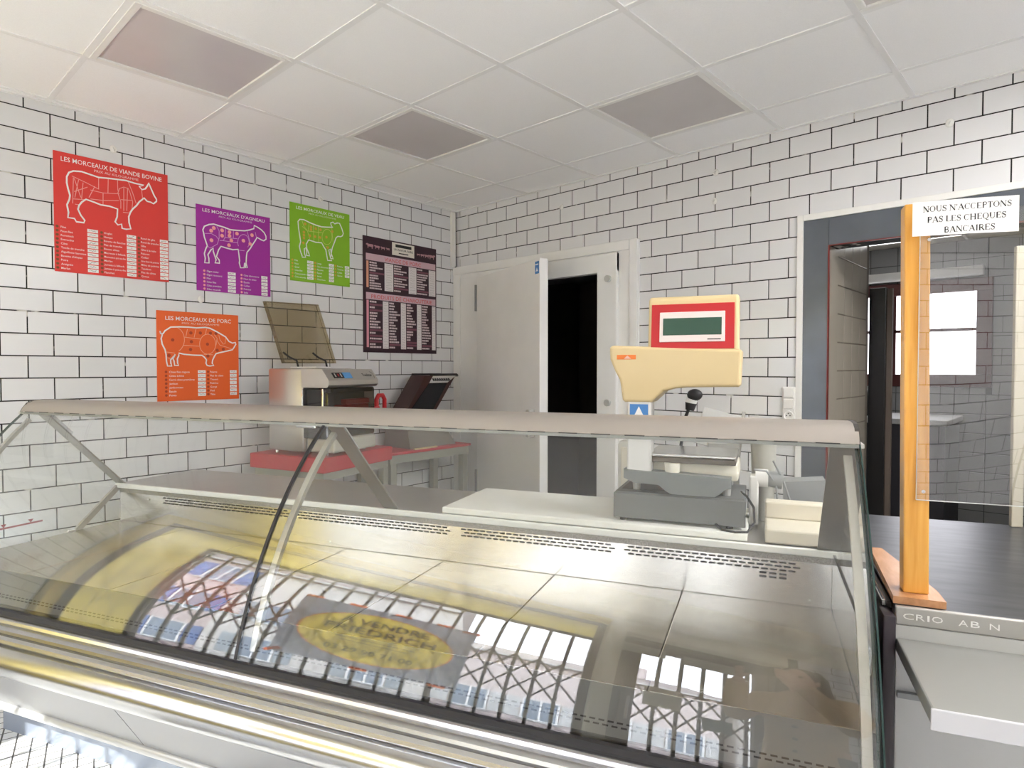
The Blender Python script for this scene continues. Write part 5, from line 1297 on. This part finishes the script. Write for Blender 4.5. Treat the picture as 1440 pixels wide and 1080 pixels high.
b = B(); b.prism([(-.085, 0), (.035, 0), (.04, .155), (-.09, .14)], -.04, .05, 'y'); b.build('tray', M_GREY, gb)
for i_, pts in enumerate(([(2.77, -.62, BT + .17), (2.81, -.63, BT + .165), (2.84, -.645, BT + .12), (2.845, -.655, BT + .05), (2.85, -.65, BT + .0)], [(2.83, -.64, BT + .20), (2.86, -.65, BT + .14), (2.885, -.66, BT + .06), (2.895, -.66, BT + .0)])):
    b = B(); b.tube([CW(*p) for p in pts], .0035, 8); tag(b.build('scale_cable', M_GREY, smooth=True), ('grey cable falling from the scale beside the paper roll', 'grey cable right of another cable, hanging over the cream box')[i_], 'cable')
sh = cthing('ribbed_sheet', 'grey ribbed plastic sheet propped behind the scale', 'sheet', 2.66, -.775, BT)
b = B(); MM = Matrix.Translation((0, 0, .23)) @ Matrix.Rotation(math.radians(14), 4, 'Y') @ Matrix.Rotation(math.radians(-30), 4, 'X')
b.bbox(-.10, .06, -.002, .002, -.02, .13, .001, MM)
for k in range(15): b.box(-.095 + k * .010, -.091 + k * .010, -.0035, -.002, -.01, .12, MM)
b.build('sheet', M_LGREY, sh)
b = B(); b.bbox(-.05, .06, -.015, .015, 0, .24, .004); b.build('stand', M_LGREY, sh)
b = B(); b.bbox(.03, .042, -.006, .006, .0, .36, .002, Matrix.Translation((0, 0, 0)) @ Matrix.Rotation(math.radians(6), 4, 'Y')); b.build('stick', M_ALU, sh)
pl = cthing('black_brush', 'black-tipped brush with a white ring behind the scale head', 'brush', 2.50, -.775, BT)
b = B(); b.tube([(0, 0, .0), (.01, 0, .20), (.03, 0, .33), (.05, 0, .385)], .006, 8); b.build('handle', M_BLACK, pl, True)
b = B(); b.cyl((.048, 0, .38), (.053, 0, .395), .020, n=14); b.build('ring', M_WHITE, pl, True)
b = B(); b.cyl((.044, 0, .355), (.049, 0, .382), .016, .022, 14); b.ball((.062, 0, .412), .028, .02, .022); b.build('tip', M_BLACK, pl, True)

# ================================================================== TILL COUNTER WITH SCREEN
tc_ = cthing('till_counter', 'steel-topped till counter with a grey bag shelf in front', 'counter', 3.06, 0, 0)
M_CTOP = mat('dark_brushed_steel_top', (.15, .15, .16), .34, .9, noise=.22, nscale=7, stretch=(1.2, 5, 1))
b = B(); b.bbox(.012, 1.30, -.048, .912, .880, .900, .003); b.build('top', M_CTOP, tc_)
M_FASC = mat('silver_beige_fascia', (.44, .43, .40), .3, .5)
b = B(); b.bbox(.008, 1.30, -.062, -.050, .862, .902, .003); b.build('upper_fascia', M_FASC, tc_)
b = B(); b.bbox(.008, 1.30, -.060, -.050, .826, .861, .002); b.build('lower_fascia', mat('pale_grey_fascia', (.46, .46, .44), .4), tc_)
b = B(); b.box(.008, 1.30, -.056, -.046, .818, .826); b.build('shadow_gap', M_BLACK, tc_)
MT = Matrix(((1, 0, 0, 0), (0, 0, -1, -.0622), (0, 1, 0, 0), (0, 0, 0, 1)))
b = B()
x = .022
for chs, wd in (('C', .020), ('R', .016), ('I', .004), ('O', .020), (' ', .019), ('A', .017), ('B', .016), (' ', .008), ('N', .017)):
    if chs != ' ':
        b = B(); put_text(b, chs, x, x + wd, .876, .0135, MT, 0, bold=-.005, extrude=.06); b.build('embossed_letter', M_WHITE, tc_, fix=False)
    x += wd + .0045
b = B(); b.bbox(.010, 1.30, -.37, -.058, .800, .832, .004); b.build('bag_shelf', mat('grey_bag_shelf', (.25, .25, .235), .4), tc_)
b = B(); b.bbox(.008, 1.30, -.376, -.370, .796, .834, .002); b.build('shelf_nose', mat('white_shelf_edge', (.50, .50, .52), .4), tc_)
b = B(); b.box(.012, 1.30, -.050, .90, 0.06, .88); b.build('body', mat('white_counter_panel', (.52, .52, .51), .4), tc_)
b = B(); b.box(.014, 1.30, -.062, -.050, .700, .712); b.build('panel_joint', M_GREY, tc_)
b = B(); b.bbox(-.018, .008, -.075, -.012, 0, .884, .006); b.build('corner_profile', mat('plum_black_profile', (.030, .022, .028), .3), tc_, True)
b = B(); b.bbox(-.012, .010, -.012, .91, 0, .894, .003); b.build('side_panel', mat('dark_side_panel', (.035, .03, .03), .4), tc_)
b = B(); b.bbox(-.013, -.004, -.02, .90, .884, .900, .002); b.build('side_trim', M_CHROME, tc_)

ps = cthing('screen_post', 'varnished pine post on a brown wooden foot plate', 'post', 3.118, -.01, .9025)
b = B(); b.prism([(-.052, -.055), (.047, -.058), (.046, .02), (-.010, .36), (-.040, .36)], 0, .016, 'z'); b.build('foot_plate', M_WOODB, ps)
b = B(); b.bbox(-.0245, .0245, -.022, .024, .016, .882, .003, Matrix.Translation((-.002, .0, 0)) @ Matrix.Rotation(math.radians(-.55), 4, 'Y')); b.build('post', M_WOODP, ps)
b = B()
for (x, z) in ((.008, .246), (.012, .80)): b.cyl((x, -.0250, z), (x, -.0222, z), .004, n=10)
b.build('screws', M_CHROME, ps)
scn = cthing('clear_screen', 'clear acrylic screen fixed to the pine post', 'screen', 3.118, .016, 1.13)
b = B(); NX, NZ = 26, 24
def px_(i, k):
    x = -.006 + .70 * i / NX; z = .0 + .63 * k / NZ
    bend = .0035 * math.exp(-((x - .02) / .16) ** 2) * math.exp(-(z / .16) ** 2) + .0012 * math.sin(PI * x / .7)
    return x, -bend, z
for y in (0, .004):
    b.v += [(p[0], p[1] - .0025 + y, p[2]) for p in (px_(i, k) for k in range(NZ + 1) for i in range(NX + 1))]
n1 = (NX + 1) * (NZ + 1)
for k in range(NZ):
    for i in range(NX):
        a = k * (NX + 1) + i
        b.f.append((a, a + 1, a + NX + 2, a + NX + 1)); b.f.append((n1 + a, n1 + a + NX + 1, n1 + a + NX + 2, n1 + a + 1))
b.build('sheet', M_PLEX, scn, True, fix=False)
b = B()
b.box(-.006, .70, -.002, .002, -.0008, .0004); b.box(-.0064, -.0056, -.003, .0025, 0, .63); b.build('cut_edge', mat('pale_cut_edge', (.62, .64, .64), .3), scn)
p2_ = cthing('cream_post', 'slim cream post at the rear edge of the till counter', 'post', 3.575, -.893, .900)
b = B(); b.bbox(-.016, .016, -.012, .012, .0, .92, .003); b.build('post', mat('cream_painted_wood', (.50, .465, .37), .5, noise=.06, nscale=20), p2_)
b = B(); b.bbox(.0145, .0175, -.010, .010, .62, .74, .001); b.build('hinge', mat('rusty_hinge', (.38, .30, .20), .6), p2_)

# cheque notice
nt_ = cthing('cheque_notice', 'white paper notice refusing bank cheques on top of the pine post', 'notice', 3.095, .0235, 1.709)
PW, PH = .190, .0735
b = B()
for yy in (-.0035, -.0045): b.v += [(0, yy, 0), (PW * .5, yy - .001, -.001), (PW, yy, -.003), (PW, yy, PH - .002), (PW * .5, yy - .001, PH), (0, yy, PH)]
b.f += [(0, 1, 4, 5), (1, 2, 3, 4), (11, 10, 7, 6), (10, 9, 8, 7), (0, 6, 7, 1), (1, 7, 8, 2), (2, 8, 9, 3), (3, 9, 10, 4), (4, 10, 11, 5), (5, 11, 6, 0)]
b.build('paper', M_PAPER, nt_, fix=False)
TK, TN = .17, .06
SER = {'N': (.95, [([(.13, 0), (.13, 1)], TN), ([(.13, 1), (.80, 0)], TK), ([(.80, 0), (.80, 1)], TN)], [(.13, 0), (.13, 1), (.80, 1)]),
       'A': (.92, [([(.10, 0), (.44, 1)], TN), ([(.44, 1), (.80, 0)], TK), ([(.22, .35), (.66, .35)], TN)], [(.10, 0), (.80, 0)]),
       'C': (.85, 'C', []), 'O': (.95, 'O', []), 'Q': (.95, 'Q', []), 'S': (.66, 'S', []),
       'U': (.90, [([(.17, 1), (.17, .3)], TK), ([(.17, .3), (.26, .08), (.44, .0), (.62, .08), (.72, .3)], TN * 1.6), ([(.72, .3), (.72, 1)], TN)], [(.17, 1), (.72, 1)]),
       'E': (.78, [([(.18, 0), (.18, 1)], TK), ([(.10, .97), (.68, .97)], TN), ([(.18, .5), (.55, .5)], TN), ([(.10, .03), (.70, .03)], TN), ([(.66, 1), (.66, .8)], TN), ([(.68, 0), (.68, .22)], TN)], []),
       'P': (.74, [([(.18, 0), (.18, 1)], TK), ([(.18, .97), (.45, .97), (.60, .88), (.64, .75), (.60, .60), (.45, .5), (.18, .5)], TN * 1.7)], [(.18, 0)]),
       'T': (.80, [([(.40, 0), (.40, 1)], TK), ([(.06, .97), (.74, .97)], TN), ([(.07, 1), (.07, .78)], TN), ([(.73, 1), (.73, .78)], TN)], [(.40, 0)]),
       'L': (.74, [([(.18, 0), (.18, 1)], TK), ([(.10, .03), (.68, .03)], TN), ([(.66, 0), (.66, .25)], TN)], [(.18, 1)]),
       'H': (.98, [([(.18, 0), (.18, 1)], TK), ([(.76, 0), (.76, 1)], TK), ([(.18, .5), (.76, .5)], TN)], [(.18, 0), (.18, 1), (.76, 0), (.76, 1)]),
       'B': (.80, [([(.18, 0), (.18, 1)], TK), ([(.18, .97), (.45, .97), (.58, .88), (.60, .75), (.55, .58), (.42, .52), (.18, .52)], TN * 1.7), ([(.42, .52), (.60, .44), (.66, .27), (.60, .10), (.45, .03), (.18, .03)], TN * 1.9)], []),
       'I': (.44, [([(.22, 0), (.22, 1)], TK)], [(.22, 0), (.22, 1)]),
       'R': (.86, [([(.18, 0), (.18, 1)], TK), ([(.18, .97), (.45, .97), (.58, .88), (.62, .75), (.58, .60), (.45, .5), (.18, .5)], TN * 1.7), ([(.42, .5), (.76, 0)], TK)], [(.18, 0), (.76, 0)]),
       "'": (.28, [([(.14, 1), (.12, .72)], TN * 1.7)], []), ' ': (.38, [], [])}
def serif(b, text, x0, x1, y, h, M, z):
    tot = sum(SER[c][0] for c in text); k = (x1 - x0) / tot; x = x0
    for c in text:
        w, strokes, ser = SER[c]
        Mx = M @ Matrix(((k, 0, 0, x), (0, h, 0, y), (0, 0, 1, z), (0, 0, 0, 1)))
        if isinstance(strokes, str):
            if strokes == 'S':
                pts = [(.58, .76), (.52, .94), (.34, .99), (.16, .90), (.13, .74), (.24, .60), (.42, .50), (.56, .38), (.58, .22), (.48, .06), (.30, .01), (.14, .08), (.10, .26)]
                for i in range(len(pts) - 1): ribbon(b, [pts[i], pts[i + 1]], TK if 4 <= i <= 6 else TN * 1.5, Mx)
                ribbon(b, [(.585, .74), (.585, .98)], TN, Mx); ribbon(b, [(.095, .0), (.095, .27)], TN, Mx)
            else:
                cx, rx = w / 2 - .02, w / 2 - .10
                a0, a1 = (0, 360) if strokes in 'OQ' else (48, 318)
                n = 28; L = []; R2 = []
                for i in range(n + 1):
                    a = math.radians(a0 + (a1 - a0) * i / n); wd = TN * .6 + (TK - TN) * abs(math.cos(a)) ** 1.5 * .62
                    L.append(Mx @ Vector((cx + (rx + wd / 2) * math.cos(a), .5 + .5 * math.sin(a), 0))); R2.append(Mx @ Vector((cx + (rx - wd) * math.cos(a), .5 + (.5 - TN) * math.sin(a), 0)))
                b.add(L + R2, [(i, n + 1 + i, n + 2 + i, i + 1) for i in range(n)])
                if strokes == 'Q': ribbon(b, [(.46, .06), (.62, -.18), (.84, -.22)], TK * .7, Mx)
                if strokes == 'C': ribbon(b, [(.74, .74), (.74, .99)], TN, Mx)
        else:
            for pts, wd in strokes: ribbon(b, pts, wd, Mx)
            for (sx, sy) in ser: ribbon(b, [(sx - .14, .02 if sy == 0 else .98), (sx + .14, .02 if sy == 0 else .98)], TN * .8, Mx)
        x += w * k
MN = Matrix(((1, 0, 0, 0), (0, 0, -1, -.0058), (0, 1, 0, 0), (0, 0, 0, 1)))
b = B()
serif(b, "NOUS N'ACCEPTONS", .019, .177, .0505, .0125, MN, .0)
serif(b, 'PAS LES CHEQUES', .027, .168, .0275, .0125, MN, .0)
serif(b, 'BANCAIRES', .058, .149, .0040, .0125, MN, .0)
b.build('lettering', M_INK, nt_, fix=False)
# ================================================================== THE PHOTOGRAPHER (only mirrored in the case glass)
pr = thing('person', 'photographer in a tan coat with dark hair, holding a phone, mirrored in the case glass', 'person', (.339, -.367, 0), math.radians(42.73))
M_SKIN = mat('skin', (.62, .38, .28), .5); M_COAT = mat('tan_coat', (.50, .34, .19), .75, noise=.12, nscale=14); M_HAIR = mat('dark_brown_hair', (.045, .028, .02), .45, noise=.3, nscale=60); M_TROU = mat('dark_trousers', (.05, .05, .06), .8)
def remesh(o, vox, sm=6):
    m_ = o.modifiers.new('remesh', 'REMESH'); m_.mode = 'VOXEL'; m_.voxel_size = vox; m_.use_smooth_shade = True
    s_ = o.modifiers.new('smooth', 'SMOOTH'); s_.iterations = sm; s_.factor = .5
    return o
b = B()
# head, face, neck, torso core
b.ball((0, .035, 1.56), .074, .092, .112, 24, 16); b.ball((0, .055, 1.50), .055, .065, .055, 16, 10)
b.ball((0, .128, 1.548), .013, .018, .026, 10, 8); b.ball((0, .118, 1.503), .026, .012, .010, 10, 6); b.ball((0, .105, 1.468), .024, .022, .018, 10, 8)
for s in (-1, 1): b.ball((s * .076, .03, 1.55), .010, .020, .032, 10, 8); b.ball((s * .030, .112, 1.575), .020, .010, .008, 8, 6)
b.tube([(0, .02, 1.48), (0, .0, 1.40), (0, -.01, 1.34)], [.050, .054, .075], 16)
b.ball((0, 0, 1.20), .150, .105, .19, 20, 12); b.ball((0, .0, .95), .155, .11, .13, 20, 12)
for s in (-1, 1):
    b.tube([(s * .10, -.005, 1.36), (s * .17, 0, 1.345), (s * .215, .05, 1.22), (s * .225, .13, 1.13), (s * .17, .30, 1.25), (s * .115, .415, 1.365)], [.055, .055, .046, .041, .034, .026], 14)
    # palm and fingers closed on the phone
    b.ball((s * .098, .447, 1.395), .018, .034, .038, 12, 8)
    for k, (dz, L_) in enumerate(((.026, .9), (.009, 1.0), (-.008, .95), (-.023, .75))):
        b.tube([(s * .100, .455, 1.402 + dz), (s * .096, .488, 1.405 + dz), (s * (.082 - .004 * L_), .499, 1.405 + dz), (s * (.070 - .012 * L_), .494, 1.403 + dz)], [.0088, .0085, .008, .007], 8)
    b.tube([(s * .094, .43, 1.385), (s * .080, .448, 1.378), (s * .062, .466, 1.382), (s * .050, .468, 1.388)], [.012, .0105, .0095, .008], 8)
    b.tube([(s * .085, .0, .95), (s * .095, .015, .72), (s * .10, .01, .50), (s * .10, -.01, .28), (s * .10, -.02, .09)], [.088, .075, .056, .052, .036], 14)
    b.ball((s * .105, .045, .035), .040, .115, .034, 12, 8)
remesh(b.build('body', M_SKIN, pr, True, fix=False), .006, 4)
# coat
b = B()
b.ball((0, 0, 1.21), .172, .130, .20, 20, 12); b.tube([(0, .0, 1.36), (0, 0, 1.20), (0, 0, 1.0), (0, 0, .80), (0, .005, .66)], [.11, .165, .16, .178, .19], 24)
b.tube([(0, .012, 1.43), (0, .0, 1.36)], [.068, .10], 18)
for s in (-1, 1):
    b.tube([(s * .08, -.005, 1.36), (s * .175, 0, 1.352), (s * .225, .045, 1.22), (s * .235, .135, 1.125), (s * .18, .29, 1.245), (s * .130, .395, 1.348)], [.068, .072, .062, .060, .052, .043], 16)
co = remesh(b.build('coat', M_COAT, pr, True, fix=False), .012, 4)
for s in (-1, 1):
    b = B(); b.prism([(s * .012, 1.405), (s * .070, 1.36), (s * .085, 1.24), (s * .030, 1.12), (s * .008, 1.16)], .140, .152, 'y'); b.build('lapel', M_COAT, co)
for z in (1.08, .98, .88):
    b = B(); b.cyl((.015, .150, z), (.015, .172, z), .011, n=12); b.build('button', M_FRAME, co)
b = B()
for s in (-1, 1): b.tube([(s * .085, .0, .90), (s * .095, .015, .70), (s * .10, .01, .48), (s * .10, -.012, .27), (s * .10, -.02, .07)], [.108, .094, .074, .066, .060], 16)
remesh(b.build('trousers', M_TROU, pr, True, fix=False), .012, 3)
for s in (-1, 1):
    b = B(); b.ball((s * .105, .05, .040), .048, .132, .040, 16, 10); b.bbox(s * .105 - .045, s * .105 + .045, -.075, .175, 0, .022, .008); b.build('shoe', M_BLACK, pr, True)
b = B()
b.ball((0, .008, 1.585), .092, .100, .105, 24, 14)
for k in range(26):
    a = math.radians(-8 + 196 * k / 25) + PI; r0 = .088
    x, y = r0 * math.cos(a), .0 + r0 * math.sin(a) * .95
    if abs(x) < .06 and y > .02: continue
    b.tube([(x * .7, y * .7, 1.66), (x * 1.02, y * 1.02, 1.59), (x * 1.10, y * 1.08, 1.50), (x * 1.18 + random.uniform(-.01, .01), y * 1.12 - .005, 1.42), (x * 1.12, y * 1.1, 1.35)], [.020, .021, .020, .017, .006], 8)
b.build('hair', M_HAIR, pr, True)
M_EYE = mat('eye', (.10, .07, .05), .2)
for s in (-1, 1):
    b = B(); b.ball((s * .030, .114, 1.560), .013, .010, .009, 12, 8); b.build('eye', M_EYE, pr, True)
b = B(); b.ball((0, .127, 1.503), .022, .006, .006, 12, 6); b.build('lips', mat('lips', (.45, .15, .13), .5), pr, True)
ph = thing('phone', 'black phone held crosswise by the mirrored photographer', 'phone', (-.3225, .3492, 1.421) and (-.010, -.011 - .0, 1.421), math.radians(42.73))
ph.location = Vector((.339, -.367, 0)) + Vector((-.6785, .7345, 0)) * .478 + Vector((0, 0, 1.421))
b = B(); b.bbox(-.078, .078, -.004, .004, -.037, .037, .004); b.build('body', M_BLACK, ph)
b = B(); b.bbox(-.074, .074, -.0046, -.0038, -.034, .034, .001); b.build('screen', mat('phone_screen', (.02, .02, .025), .08, emit=(.6, .65, .7), estr=.25), ph)
b = B()
for (x, z) in ((.062, .022), (.062, .004)): b.cyl((x, .004, z), (x, .0062, z), .008, n=16)
b.build('lens_ring', M_CHROME, ph)
